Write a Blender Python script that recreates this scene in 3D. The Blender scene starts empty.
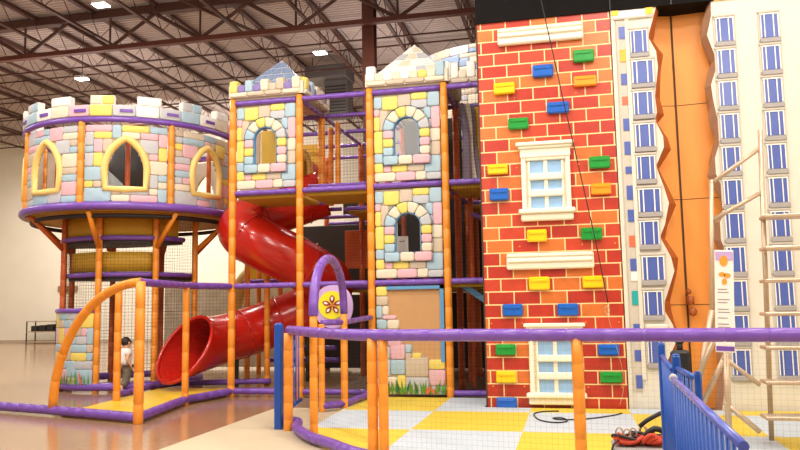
import bpy, math, random
from mathutils import Vector, Matrix
R = random.Random(7)
V = Vector
S = bpy.context.scene
col = S.collection

# ---------------------------------------------------------------- camera
F, YAW, PITCH, ROLL, H = 745.64, .223, .107, -.017, 1.424
CD = V((-math.sin(YAW)*math.cos(PITCH), math.cos(YAW)*math.cos(PITCH), math.sin(PITCH)))
_r = V((math.cos(YAW), math.sin(YAW), 0)); _u = _r.cross(CD)
CR = _r*math.cos(ROLL)+_u*math.sin(ROLL); CU = -_r*math.sin(ROLL)+_u*math.cos(ROLL)
cam = bpy.data.cameras.new('camera'); co = bpy.data.objects.new('camera', cam); col.objects.link(co)
cam.sensor_width = 36; cam.lens = F*36/800; cam.clip_end = 200
M3 = Matrix((CR, CU, -CD)).transposed()
co.matrix_world = Matrix.Translation((0, 0, H)) @ M3.to_4x4()
S.camera = co
# ---------------------------------------------------------------- world, lamps, exposure
S.view_settings.view_transform = 'Standard'; S.view_settings.look = 'None'
S.view_settings.exposure = -0.87; S.view_settings.gamma = 1; S.view_settings.use_curve_mapping = False
W = bpy.data.worlds.new('world'); S.world = W; W.use_nodes = True
W.node_tree.nodes['Background'].inputs[0].default_value = (1, .93, .82, 1)
W.node_tree.nodes['Background'].inputs[1].default_value = .75
def lamp(name, loc, power, size, color=(1, .94, .86), target=None, sy=None, spread=None):
    l = bpy.data.lights.new(name, 'AREA'); l.energy = power; l.size = size; l.color = color
    l.shape = 'RECTANGLE'; l.size_y = sy or size
    if spread: l.spread = spread
    o = bpy.data.objects.new(name, l); col.objects.link(o); o.location = loc
    if target: o.rotation_euler = (V(target)-V(loc)).to_track_quat('-Z', 'Y').to_euler()
    return o
# the hall's own high lamps, rows over the visitors' side and over the play structure
for (x, y, p) in [(-9, 4, 420), (-4, 4, 420), (1, 4, 420), (5.5, 4, 300), (-12.5, 9, 420), (-7, 8, 420), (-2, 7.6, 420), (3, 7.6, 300),
                  (-17, 14, 420), (-15, 22, 420), (-9, 24, 300), (-22, 26, 500), (-3, 15.4, 200), (-7.5, 15.5, 260), (-17, 5, 300)]:
    lamp('hall_lamp', (x, y, 8.0), p, 1.0)
lamp('hall_lamp', (3.5, .5, 7.0), 430, 2.2, (1, .92, .82), (-.5, 10.4, 4.6))
lamp('hall_lamp', (-5, -1.5, 6.5), 520, 3, (1, .93, .84), (-5, 12, 2.4))  # unseen fill light added from behind the viewer
for (x, y) in [(-16, 9), (-8, 9), (-14, 19), (-5, 20), (-12, 27)]:
    lamp('added_ceiling_fill', (x, y, 6.4), 175, 3, (1, .90, .88), (x, y, 9))   # unseen lamps added to brighten the roof deck from below
lamp('added_wall_fill', (-16, 24, 8), 900, 2, (1, .94, .84), (-16, 30, 3))  # no such fitting known, added to brighten the back wall

# ---------------------------------------------------------------- helpers
def at(px, py, Y):
    v = CD+CR*((px-400)/F)-CU*((py-225)/F)
    return V((0, 0, H))+v*(Y/v.y)
def lin(c):
    c /= 255
    return c/12.92 if c <= .04045 else ((c+.055)/1.055)**2.4
def mat(name, rgb, rough=.5, noise=.06, nscale=6, bump=0, metal=0, spec=.5, coat=0):
    m = bpy.data.materials.new(name); m.use_nodes = True
    n = m.node_tree.nodes; L = m.node_tree.links; b = n['Principled BSDF']
    c = [lin(v) for v in rgb]
    tc = n.new('ShaderNodeTexCoord'); nz = n.new('ShaderNodeTexNoise'); nz.inputs['Scale'].default_value = nscale
    nz.inputs['Detail'].default_value = 4
    L.new(tc.outputs['Object'], nz.inputs['Vector'])
    mx = n.new('ShaderNodeMix'); mx.data_type = 'RGBA'
    mx.inputs[6].default_value = (*[v*(1-noise*1.6) for v in c], 1)
    mx.inputs[7].default_value = (*[min(1, v*(1+noise*1.6)) for v in c], 1)
    L.new(nz.outputs['Fac'], mx.inputs[0]); L.new(mx.outputs[2], b.inputs['Base Color'])
    b.inputs['Roughness'].default_value = rough; b.inputs['Metallic'].default_value = metal
    b.inputs['Specular IOR Level'].default_value = spec; b.inputs['Coat Weight'].default_value = coat
    if bump:
        bp = n.new('ShaderNodeBump'); bp.inputs['Strength'].default_value = bump; bp.inputs['Distance'].default_value = .02
        L.new(nz.outputs['Fac'], bp.inputs['Height']); L.new(bp.outputs[0], b.inputs['Normal'])
    return m
def emis(name, rgb, s):
    m = bpy.data.materials.new(name); m.use_nodes = True; b = m.node_tree.nodes['Principled BSDF']
    b.inputs['Emission Color'].default_value = (*[lin(v) for v in rgb], 1); b.inputs['Emission Strength'].default_value = s
    return m
M = {
 'orange': mat('orange_vinyl', (238, 148, 46), .38, .05, 9, .12),
 'orange_dull': mat('dull_orange_vinyl', (196, 92, 34), .45, .07, 9, .12),  # darker, duller orange for inner and rear poles
 'purple': mat('purple_vinyl', (118, 78, 172), .32, .14, 10, .2),
 'lilac': mat('lilac_vinyl', (196, 164, 214), .45, .04),
 'yellow': mat('yellow_vinyl', (232, 192, 48), .42, .04, 4, .1),
 'ochre': mat('ochre_deck', (196, 150, 40), .6, .08),
 'red': mat('red_plastic', (196, 34, 22), .22, .04, 4, 0, 0, .5, .3),
 'redin': mat('red_vinyl', (190, 28, 22), .4, .05),
 'blue': mat('blue_metal', (24, 78, 170), .35, .06),
 'white': mat('white_vinyl', (240, 236, 228), .4, .03),
 'cream': mat('cream_block', (222, 210, 186), .5, .06, 12, .2),
 'tan': mat('tan_block', (200, 182, 160), .5, .07, 12, .2),
 'sky': mat('pale_blue_block', (166, 192, 206), .5, .06, 12, .2),
 'pink': mat('pink_block', (222, 176, 184), .5, .06, 12, .2),
 'yblock': mat('yellow_block', (232, 208, 104), .5, .06, 12, .2),
 'grey_block': mat('grey_block', (190, 190, 194), .5, .06, 12, .2),
 'mauve': mat('mauve_block', (132, 112, 176), .5, .06, 12, .2),
 'slate': mat('slate_block', (128, 146, 178), .5, .08, 12, .2),
 'joint': mat('grey_joint', (176, 162, 146), .6, .06),
 'edgeblue': mat('blue_edge', (92, 150, 196), .5, .05),
 'gold': mat('gold_vinyl', (238, 206, 122), .42, .05, 5, .1),
 'steel': mat('brown_steel', (84, 52, 42), .6, .08),
 'steel_red': mat('red_brown_steel', (98, 48, 32), .6, .08),
 'deck': mat('roof_deck', (200, 186, 178), .55, .06, 3),
 'plaster': mat('cream_plaster', (246, 238, 220), .85, .03, 1.5),
 'black': mat('black_panel', (20, 17, 17), .8, .1, 6, 0, 0, .1),
 'blackm': mat('black_rubber', (22, 20, 22), .5, .1),
 'net': mat('dark_net', (38, 30, 30), .8, 0),
 'dark': mat('dark_vinyl_and_shade', (40, 32, 32), .6, .15, 3),  # dark parts, and interior shade put into colour on the back sheets
 'greyp': mat('grey_panel', (100, 95, 92), .5, .06),
 'beige_metal': mat('beige_metal', (196, 172, 146), .35, .06, 8, 0, .35),
 'kraft': mat('brown_board', (196, 148, 98), .6, .05, 5),
 'leaf': mat('leaf_green', (96, 150, 50), .5, .15, 14),
 'leaf2': mat('leaf_dark_green', (50, 104, 52), .5, .15, 14),
 'skin': mat('skin', (224, 172, 140), .55, .03), 'hair': mat('dark_hair', (34, 24, 20), .6, .2, 30),
 'shirt': mat('white_cotton', (236, 234, 232), .8, .04, 14, .3), 'camo': mat('camouflage_cotton', (122, 112, 98), .85, .45, 22),
 'shoe': mat('grey_shoe', (150, 142, 138), .6, .1),
 'petal': mat('dark_red_print', (150, 28, 30), .4, .03), 'lemon': mat('lemon_print', (232, 220, 36), .4, .04),
 'hblue': mat('blue_hold', (24, 96, 190), .28, .04), 'hgreen': mat('green_hold', (24, 146, 52), .28, .04),
 'hyellow': mat('yellow_hold', (250, 200, 16), .28, .04), 'horange': mat('amber_hold', (246, 152, 30), .28, .04),
 'trimw': mat('ivory_molding', (244, 234, 212), .4, .03), 'pane': mat('pale_blue_pane', (150, 188, 226), .25, .06),
 'wallw': mat('ivory_wall', (216, 209, 194), .5, .04, 5), 'wallg': mat('stone_grey', (196, 186, 172), .6, .06, 14),
 'wallg2': mat('sill_grey_print', (160, 154, 152), .55, .05), 'wblue': mat('window_blue', (78, 96, 170), .3, .06),  # sill grey is the print's own colour
 'teal': mat('teal_print', (30, 160, 160), .4, .04), 'coral': mat('coral_print', (226, 106, 70), .4, .04), 'amber': mat('amber_print', (246, 172, 40), .4, .04),
 'orangew': mat('orange_wall', (244, 156, 66), .42, .05, 1.2), 'orangeb': mat('burnt_orange', (170, 88, 40), .5, .1, 4),
 'rock': mat('torn_edge', (160, 120, 92), .6, .12, 7, .3), 'seam': mat('dark_seam', (70, 44, 26), .7, .05),
 'box': mat('grey_case', (150, 144, 140), .6, .08), 'strap': mat('red_webbing', (196, 62, 36), .7, .12, 20),
 'print': mat('grey_print', (150, 140, 140), .6, .02), 'printo': mat('orange_print', (244, 158, 50), .5, .05),
 'tarp': mat('grey_tarp', (140, 130, 150), .55, .08), 'rope': mat('dark_rope', (46, 38, 38), .8, .1),
 'lampbody': mat('lamp_housing', (190, 186, 180), .5, .03), 'lit': emis('lit_lamp', (255, 248, 232), 40),
 'ledge': mat('white_ledge', (226, 226, 230), .4, .03),
 'stonebg': mat('beige_mural', (196, 182, 156), .6, .2, 5),
}
# brick print
def brick_mat():
    m = bpy.data.materials.new('brick_print'); m.use_nodes = True; n = m.node_tree.nodes; L = m.node_tree.links
    b = n['Principled BSDF']; tc = n.new('ShaderNodeTexCoord'); sp = n.new('ShaderNodeSeparateXYZ'); cb = n.new('ShaderNodeCombineXYZ')
    L.new(tc.outputs['Object'], sp.inputs[0]); L.new(sp.outputs[0], cb.inputs[0]); L.new(sp.outputs[2], cb.inputs[1])
    br = n.new('ShaderNodeTexBrick'); L.new(cb.outputs[0], br.inputs['Vector'])
    br.inputs['Color1'].default_value = (0, 0, 0, 1); br.inputs['Color2'].default_value = (1, 1, 1, 1)
    br.inputs['Scale'].default_value = 1; br.inputs['Mortar Size'].default_value = .0085; br.inputs['Mortar Smooth'].default_value = .1
    br.inputs['Brick Width'].default_value = .355; br.inputs['Row Height'].default_value = .178; br.offset = .5
    rp = n.new('ShaderNodeValToRGB'); rp.color_ramp.interpolation = 'CONSTANT'; e = rp.color_ramp.elements
    e[0].color = (lin(196), lin(56), lin(36), 1); e[1].position = .40; e[1].color = (lin(212), lin(72), lin(42), 1)
    x = e.new(.66); x.color = (lin(228), lin(122), lin(52), 1)
    L.new(br.outputs['Color'], rp.inputs[0])
    nz = n.new('ShaderNodeTexNoise'); nz.inputs['Scale'].default_value = 9; nz.inputs['Detail'].default_value = 5; L.new(tc.outputs['Object'], nz.inputs['Vector'])
    m1 = n.new('ShaderNodeMix'); m1.data_type = 'RGBA'; m1.blend_type = 'MULTIPLY'; m1.inputs[0].default_value = .35
    L.new(rp.outputs[0], m1.inputs[6]); L.new(nz.outputs['Fac'], m1.inputs[7])
    m2 = n.new('ShaderNodeMix'); m2.data_type = 'RGBA'; L.new(br.outputs['Fac'], m2.inputs[0]); L.new(m1.outputs[2], m2.inputs[6])
    m2.inputs[7].default_value = (lin(246), lin(212), lin(150), 1); L.new(m2.outputs[2], b.inputs['Base Color'])
    b.inputs['Roughness'].default_value = .32
    bp = n.new('ShaderNodeBump'); bp.inputs['Strength'].default_value = .25; bp.inputs['Distance'].default_value = .01; bp.invert = True
    L.new(br.outputs['Fac'], bp.inputs['Height']); L.new(bp.outputs[0], b.inputs['Normal'])
    return m
M['brick'] = brick_mat()
def floor_mat(name, rgb, rough, spots=.12):
    m = mat(name, rgb, rough, spots, .9); return m
M['floor'] = floor_mat('polished_concrete', (158, 124, 94), .16)
M['beige'] = floor_mat('beige_floor', (196, 180, 152), .55, .07)
M['dusty'] = floor_mat('dusty_floor', (122, 102, 84), .5)
def checker_mat():
    m = bpy.data.materials.new('checkered_padding'); m.use_nodes = True; n = m.node_tree.nodes; L = m.node_tree.links
    b = n['Principled BSDF']; tc = n.new('ShaderNodeTexCoord'); mp = n.new('ShaderNodeMapping')
    L.new(tc.outputs['Object'], mp.inputs[0])
    # object origin sits on a tile corner; columns 1.24 m, rows 1.46 m
    mp.inputs['Scale'].default_value = (1/1.245, 1/1.47, 1)
    ck = n.new('ShaderNodeTexChecker'); ck.inputs['Scale'].default_value = 1
    ad = n.new('ShaderNodeVectorMath'); ad.operation = 'ADD'; ad.inputs[1].default_value = (20.0, 20.0, .5)
    L.new(mp.outputs[0], ad.inputs[0]); L.new(ad.outputs[0], ck.inputs['Vector'])
    ck.inputs['Color1'].default_value = (lin(226), lin(198), lin(66), 1); ck.inputs['Color2'].default_value = (lin(196), lin(208), lin(218), 1)
    nz = n.new('ShaderNodeTexNoise'); nz.inputs['Scale'].default_value = 30; L.new(tc.outputs['Object'], nz.inputs['Vector'])
    m1 = n.new('ShaderNodeMix'); m1.data_type = 'RGBA'; m1.blend_type = 'MULTIPLY'; m1.inputs[0].default_value = .18
    L.new(ck.outputs[0], m1.inputs[6]); L.new(nz.outputs['Fac'], m1.inputs[7]); L.new(m1.outputs[2], b.inputs['Base Color'])
    b.inputs['Roughness'].default_value = .6
    return m
M['checker'] = checker_mat()
def clear_mat():
    m = bpy.data.materials.new('clear_plastic'); m.use_nodes = True; n = m.node_tree.nodes; L = m.node_tree.links
    for x in list(n):
        if x.type == 'BSDF_PRINCIPLED': n.remove(x)
    t = n.new('ShaderNodeBsdfTransparent'); g = n.new('ShaderNodeBsdfGlossy'); g.inputs['Roughness'].default_value = .08
    mx = n.new('ShaderNodeMixShader'); mx.inputs[0].default_value = .045
    L.new(t.outputs[0], mx.inputs[1]); L.new(g.outputs[0], mx.inputs[2]); L.new(mx.outputs[0], n['Material Output'].inputs[0])
    return m
M['clear'] = clear_mat()

WL = {}
def put(o, loc, parent):
    if parent:
        o.parent = parent; o.location = V(loc)-WL[parent.name]
    else: o.location = loc
    WL[o.name] = V(loc)
def tag(o, label, cat, group=None, kind=None):
    o['label'] = label; o['category'] = cat
    if group: o['group'] = group
    if kind: o['kind'] = kind
    return o
def empty(name, loc, label, cat, group=None):
    o = bpy.data.objects.new(name, None); col.objects.link(o); put(o, loc, None); o.empty_display_size = .2
    return tag(o, label, cat, group)
class MB:
    def __init__(s): s.v = []; s.f = []; s.m = []; s.s = []
    def add(s, vs, fs, mi=0, smooth=False):
        k = len(s.v); s.v += [tuple(v) for v in vs]
        for f in fs: s.f.append(tuple(i+k for i in f)); s.m.append(mi); s.s.append(smooth)
        return s
    def box(s, a, b, mi=0, xf=None):
        (x0, y0, z0), (x1, y1, z1) = a, b
        vs = [V(p) for p in ((x0, y0, z0), (x1, y0, z0), (x1, y1, z0), (x0, y1, z0), (x0, y0, z1), (x1, y0, z1), (x1, y1, z1), (x0, y1, z1))]
        if xf: vs = [xf @ v for v in vs]
        return s.add(vs, [(3, 2, 1, 0), (4, 5, 6, 7), (0, 1, 5, 4), (1, 2, 6, 5), (2, 3, 7, 6), (3, 0, 4, 7)], mi)
    def bbox(s, a, b, bev=.01, mi=0, xf=None):
        # box with chamfered edges
        c = [(a[i]+b[i])/2 for i in range(3)]; h = [abs(b[i]-a[i])/2 for i in range(3)]; e = min(bev, min(h)*.9)
        vs = []; idx = {}
        for sx in (-1, 1):
            for sy in (-1, 1):
                for sz in (-1, 1):
                    for ax in range(3):
                        p = [c[0]+sx*(h[0]-e), c[1]+sy*(h[1]-e), c[2]+sz*(h[2]-e)]
                        sg = (sx, sy, sz); p[ax] = c[ax]+sg[ax]*h[ax]
                        idx[(sx, sy, sz, ax)] = len(vs); v = V(p); vs.append(xf @ v if xf else v)
        fs = []
        for ax in range(3):
            o = [i for i in range(3) if i != ax]
            for sg in (-1, 1):
                q = []
                for (p, r) in ((-1, -1), (1, -1), (1, 1), (-1, 1)):
                    t = [0, 0, 0]; t[ax] = sg; t[o[0]] = p; t[o[1]] = r; q.append(idx[(*t, ax)])
                fs.append(q)
        for ax in range(3):
            o = [i for i in range(3) if i != ax]
            for p in (-1, 1):
                for r in (-1, 1):
                    q = []
                    for (sg, a2) in ((-1, o[0]), (1, o[0]), (1, o[1]), (-1, o[1])):
                        t = [0, 0, 0]; t[ax] = sg; t[o[0]] = p; t[o[1]] = r; q.append(idx[(*t, a2)])
                    fs.append(q)
        for sx in (-1, 1):
            for sy in (-1, 1):
                for sz in (-1, 1): fs.append([idx[(sx, sy, sz, a)] for a in range(3)])
        return s.add(vs, fs, mi)
    def tube(s, pts, r, n=12, mi=0, closed=False, smooth=True, caps=True):
        pts = [V(p) for p in pts]; N = len(pts); rs = r if isinstance(r, (list, tuple)) else [r]*N
        up = None; rings = []
        for i, p in enumerate(pts):
            if closed: t = pts[(i+1) % N]-pts[i-1]
            else: t = pts[min(i+1, N-1)]-pts[max(i-1, 0)]
            t.normalize()
            if up is None:
                up = V((0, 0, 1)) if abs(t.z) < .9 else V((1, 0, 0))
            up = (up-t*up.dot(t)).normalized(); sd = t.cross(up)
            rings.append([p+(up*math.cos(a)+sd*math.sin(a))*rs[i] for a in [2*math.pi*k/n for k in range(n)]])
        vs = [v for rg in rings for v in rg]; fs = []
        for i in range(N if closed else N-1):
            j = (i+1) % N
            for k in range(n): fs.append((i*n+k, i*n+(k+1) % n, j*n+(k+1) % n, j*n+k))
        s.add(vs, fs, mi, smooth)
        if caps and not closed:
            k = len(s.v)-len(vs)
            s.f.append(tuple(k+i for i in range(n-1, -1, -1))); s.m.append(mi); s.s.append(False)
            s.f.append(tuple(k+(N-1)*n+i for i in range(n))); s.m.append(mi); s.s.append(False)
        return s
    def pad(s, pts, r, seg=.26, n=14, mi=0):
        # foam-padded pole: shallow grooves where the sleeve is taped
        pts = [V(p) for p in pts]; P = []; Rr = []; L = 0; nxt = seg*.6
        P.append(pts[0]); Rr.append(r*.9); 
        for a, b in zip(pts, pts[1:]):
            d = (b-a).length; u = (b-a)/d
            while nxt < L+d-.02:
                q = nxt-L
                for dq, rr in ((-.010, 1), (0, .90), (.010, 1)):
                    if 0 < q+dq < d: P.append(a+u*(q+dq)); Rr.append(r*rr)
                nxt += seg
            L += d; P.append(b); Rr.append(r)
        Rr[1] = Rr[1]; Rr[-1] = r*.95
        P.insert(1, P[0]+(P[1]-P[0]).normalized()*.008); Rr.insert(1, r)
        return s.tube(P, Rr, n, mi)
    def poly(s, pts, thick, nrm, mi=0, side=None):
        # prism of an outline, front at pts, going back along nrm
        pts = [V(p) for p in pts]; n = len(pts); nv = V(nrm)*thick
        vs = pts+[p+nv for p in pts]
        s.add(vs, [tuple(range(n)), tuple(range(2*n-1, n-1, -1))], mi)
        s.add(vs, [(i, (i+1) % n, n+(i+1) % n, n+i) for i in range(n)], mi if side is None else side)
        return s
    def ball(s, c, r, mi=0, n=12, sc=(1, 1, 1)):
        vs = []; fs = []; m = n//2
        for i in range(m+1):
            th = math.pi*i/m
            for k in range(n):
                a = 2*math.pi*k/n; vs.append(V(c)+V((math.sin(th)*math.cos(a)*sc[0], math.sin(th)*math.sin(a)*sc[1], math.cos(th)*sc[2]))*r)
        for i in range(m):
            for k in range(n): fs.append((i*n+k, (i+1)*n+k, (i+1)*n+(k+1) % n, i*n+(k+1) % n))
        return s.add(vs, fs, mi, True)
    def build(s, name, mats, parent=None, origin=None):
        if not isinstance(mats, (list, tuple)): mats = [mats]
        c = origin
        if c is None:
            lo = [min(v[i] for v in s.v) for i in range(3)]; hi = [max(v[i] for v in s.v) for i in range(3)]
            c = V(((lo[0]+hi[0])/2, (lo[1]+hi[1])/2, lo[2]))
        c = V(c)
        me = bpy.data.meshes.new(name); me.from_pydata([tuple(V(v)-c) for v in s.v], [], s.f)
        for m in mats: me.materials.append(M[m] if isinstance(m, str) else m)
        me.polygons.foreach_set('material_index', s.m); me.polygons.foreach_set('use_smooth', s.s); me.update()
        o = bpy.data.objects.new(name, me); col.objects.link(o); put(o, c, parent)
        return o
def plate(name, outline, holes, thick, mats, xf, parent=None):
    # flat plate with holes from 2-D outlines, xf maps (u, v, depth) to the world
    cu = bpy.data.curves.new('tmp', 'CURVE'); cu.dimensions = '2D'; cu.fill_mode = 'BOTH'; cu.extrude = thick/2
    for pl in [outline]+holes:
        sp = cu.splines.new('POLY'); sp.points.add(len(pl)-1); sp.use_cyclic_u = True
        for i, (x, y) in enumerate(pl): sp.points[i].co = (x, y, 0, 1)
    t = bpy.data.objects.new('tmp', cu); col.objects.link(t)
    me = bpy.data.meshes.new_from_object(t, depsgraph=bpy.context.evaluated_depsgraph_get())
    vs = [xf(v.co.x, v.co.y, v.co.z) for v in me.vertices]; fs = [tuple(p.vertices) for p in me.polygons]
    bpy.data.objects.remove(t); bpy.data.curves.remove(cu); bpy.data.meshes.remove(me)
    return MB().add(vs, fs).build(name, mats, parent)
def post(p0, p1, r, parent, m='orange', name='post', seg=.3):
    return MB().pad([p0, p1], r, seg).build(name, m, parent)
def rail(pts, r, parent, m='purple', name='rail', seg=.26):
    return MB().pad(pts, r, seg).build(name, m, parent)
def net_mb(p00, p10, p11, p01, sp=.06, w=.0016, mb=None):
    mb = mb or MB(); a, b, c, d = [V(p) for p in (p00, p10, p11, p01)]
    def strand(p, q):
        t = (q-p).normalized(); u = t.cross(V((.3, .5, .8))).normalized(); v = t.cross(u)
        o = [u*w, (-u*.5+v*.87)*w, (-u*.5-v*.87)*w]
        mb.add([p+x for x in o]+[q+x for x in o], [(0, 1, 4, 3), (1, 2, 5, 4), (2, 0, 3, 5)])
    n = max(2, int((b-a).length/sp))
    for i in range(n+1): strand(a.lerp(b, i/n), d.lerp(c, i/n))
    m = max(2, int((d-a).length/sp))
    for i in range(m+1): strand(a.lerp(d, i/m), b.lerp(c, i/m))
    return mb
def net(p00, p10, p11, p01, parent, sp=.06, w=.0016):
    return net_mb(p00, p10, p11, p01, sp, w).build('net', 'net', parent)

PAL = ['yblock', 'pink', 'sky', 'cream', 'tan', 'grey_block', 'joint', 'mauve', 'slate', 'edgeblue', 'white']
CI = {'y': 0, 'p': 1, 'b': 2, 'c': 3, 't': 4, 'g': 5, 'm': 7, 's': 8, 'w': 10}
def pillow(mb, fn, pts, d, mi, inset=.018):
    # a padded stone: outline pts (u, v) counter-clockwise, raised by d
    cx = sum(p[0] for p in pts)/len(pts); cy = sum(p[1] for p in pts)/len(pts)
    o = []
    n = len(pts)
    for i in range(n):   # cut corners
        p = pts[i]; a = pts[i-1]; b = pts[(i+1) % n]
        for q in (a, b):
            L = math.hypot(q[0]-p[0], q[1]-p[1]); k = min(.022/L, .3); o.append((p[0]+(q[0]-p[0])*k, p[1]+(q[1]-p[1])*k))
    m = len(o); ext = max(max(abs(p[0]-cx), abs(p[1]-cy)) for p in o)
    vs = []
    for lv, (ins, dd) in enumerate(((0.001, 0), (.003, d*.6), (.009, d*.93), (.02, d))):
        for p in o:
            L = math.hypot(p[0]-cx, p[1]-cy); k = 1-min(ins*1.3/L, .7)
            vs.append(fn(cx+(p[0]-cx)*k, cy+(p[1]-cy)*k, dd))
    vs.append(fn(cx, cy, d*1.05))
    fs = []
    for lv in range(3):
        for i in range(m): j = (i+1) % m; fs.append((lv*m+i, lv*m+j, (lv+1)*m+j, (lv+1)*m+i))
    for i in range(m): fs.append((3*m+i, 3*m+(i+1) % m, 4*m))
    mb.add(vs, fs, mi, True)
def rect(u0, v0, u1, v1): return [(u0, v0), (u1, v0), (u1, v1), (u0, v1)]
def backing(mb, fn, w, h, hole, mi, cell=.04, d=-.012):
    nu = int(math.ceil(w/cell)); nv = int(math.ceil(h/cell)); 
    vs = []; fs = []
    for j in range(nv+1):
        for i in range(nu+1): vs.append(fn(w*i/nu, h*j/nv, 0))
    for j in range(nv+1):
        for i in range(nu+1): vs.append(fn(w*i/nu, h*j/nv, d))
    K = (nu+1)*(nv+1)
    for j in range(nv):
        for i in range(nu):
            if hole and hole(w*(i+.5)/nu, h*(j+.5)/nv): continue
            a = j*(nu+1)+i; q = (a, a+1, a+nu+2, a+nu+1); fs.append(q); fs.append(tuple(K+x for x in q[::-1]))
    mb.add(vs, fs, mi)
def band(mb, fn, path, w, d, mi, closed=True):
    # raised padded band lying outside a path (path = opening edge)
    n = len(path); cx = sum(p[0] for p in path)/n; cy = sum(p[1] for p in path)/n
    prof = [(0, -.01), (0, d*.5), (.18, d*.9), (.5, d*1.05), (.82, d*.9), (1, d*.5), (1, 0)]
    nor = []
    for i in range(n):
        a = path[i-1] if (closed or i) else path[i]; b = path[(i+1) % n] if (closed or i < n-1) else path[i]
        tx, ty = b[0]-a[0], b[1]-a[1]; L = math.hypot(tx, ty) or 1; nx, ny = ty/L, -tx/L
        if nx*(path[i][0]-cx)+ny*(path[i][1]-cy) < 0: nx, ny = -nx, -ny
        nor.append((nx, ny))
    vs = []
    for i, p in enumerate(path):
        for (k, dd) in prof: vs.append(fn(p[0]+nor[i][0]*w*k, p[1]+nor[i][1]*w*k, dd))
    m = len(prof); fs = []
    for i in range(n if closed else n-1):
        j = (i+1) % n
        for k in range(m-1): fs.append((i*m+k, j*m+k, j*m+k+1, i*m+k+1))
    mb.add(vs, fs, mi, True)
def pack(mb, fn, w, h, hole, d=.03, cu=.13, cv=.12, seed=1, keys='ypbctgpbycc'):
    rr = random.Random(seed); nu = max(1, round(w/cu)); nv = max(1, round(h/cv)); cu = w/nu; cv = h/nv
    used = [[False]*nu for _ in range(nv)]; colr = {}
    if hole:
        for j in range(nv):
            for i in range(nu):
                if any(hole((i+a)*cu, (j+b)*cv) for a in (.05, .5, .95) for b in (.05, .5, .95)): used[j][i] = True
    for j in range(nv):
        for i in range(nu):
            if used[j][i]: continue
            W_ = rr.choice((1, 2, 2, 3)); H_ = rr.choice((1, 1, 2, 2))
            while W_ > 1 and (i+W_ > nu or any(used[j][i+k] for k in range(W_))): W_ -= 1
            while H_ > 1 and (j+H_ > nv or any(used[j+l][i+k] for k in range(W_) for l in range(H_))): H_ -= 1
            near = {colr.get((i-1, j)), colr.get((i, j-1)), colr.get((i+1, j-1))}
            for _ in range(8):
                k = rr.choice(keys)
                if k not in near: break
            for a in range(W_):
                for b in range(H_): used[j+b][i+a] = True; colr[(i+a, j+b)] = k
            pillow(mb, fn, rect(i*cu, j*cv, (i+W_)*cu, (j+H_)*cv), d, CI[k])

# ================================================================ THE HALL
def struct(o): o['kind'] = 'structure'; return o
struct(MB().box((-28, -4, -.1), (-4.16, 31, 0)).build('floor', 'floor'))
struct(MB().box((-4.16, -4, -.1), (6, 10.2, 0)).build('floor', 'beige'))
struct(MB().box((-4.16, 10.2, -.1), (6, 31, 0)).build('floor', 'dusty'))
struct(MB().box((-28, 30, 0), (6, 30.2, 9.6)).build('wall_back', 'plaster'))
struct(MB().box((-28.2, -4, 0), (-28, 30.2, 9.6)).build('wall_left', 'plaster'))
struct(MB().box((6, -4, 0), (6.2, 30.2, 9.6)).build('wall_right', 'plaster'))
# corrugated roof deck
mb = MB(); prof = []; y = -4.0
while y < 30.3:
    prof += [(y, 9.35), (y+.05, 9.35), (y+.075, 9.42), (y+.125, 9.42)]; y += .15
vs = []; fs = []
for (y, z) in prof: vs += [(-28.2, y, z), (6.2, y, z)]
for i in range(len(prof)-1): fs.append((2*i, 2*i+1, 2*i+3, 2*i+2))
mb.add(vs, fs); mb.box((-28.2, -4, 9.5), (6.2, 30.2, 9.6)); struct(mb.build('ceiling', 'deck'))
struct(MB().box((-28, 29.96, 0), (6, 30, .12)).build('baseboard_back', 'tan'))

# open-web joists running away from the viewer
for i, x in enumerate([-23.6, -21.65, -19.7, -17.75, -15.8, -13.8, -12.05, -10.2, -8.25, -6.3, -4.35, -2.4, -.4]):
    t = empty('roof_joist', (x, 15, 8.66), 'brown open-web steel roof joist running away under the corrugated roof deck', 'roof joist', 'open-web roof joists')
    y0 = 5.0
    MB().box((x-.06, y0, 9.22), (x+.06, 29.9, 9.32)).build('top_chord', 'steel', t)
    MB().box((x-.045, y0, 8.66), (x+.045, 29.9, 8.72)).build('bottom_chord', 'steel', t)
    mb = MB(); y = y0; pts = []
    while y < 29.3:
        pts += [(x, y, 8.69), (x, y+.6, 9.27)]; y += 1.1
    mb.tube(pts, .014, 5)
    mb.build('web', 'steel', t)
# cross bridging trusses
for i, y in enumerate([8.2, 11.2, 14.0, 19.0, 21.2, 23.4, 25.6, 27.8]):
    t = empty('bridging_truss', (-12, y, 8.66), 'thin steel bridging truss crossing between the roof joists', 'roof truss', 'thin bridging trusses')
    MB().box((-27.9, y-.02, 9.18), (5.9, y+.02, 9.22)).build('top_chord', 'steel', t)
    MB().box((-27.9, y-.02, 8.62), (5.9, y+.02, 8.66)).build('bottom_chord', 'steel', t)
    mb = MB(); pts = []; x = -26.0
    while x < 4: pts += [(x, y, 8.64), (x+.45, y, 9.2), (x+.9, y, 8.64), (x+1.42, y, 9.2)]; x += 1.95
    mb.tube(pts, .011, 4).build('web', 'steel', t)
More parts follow.
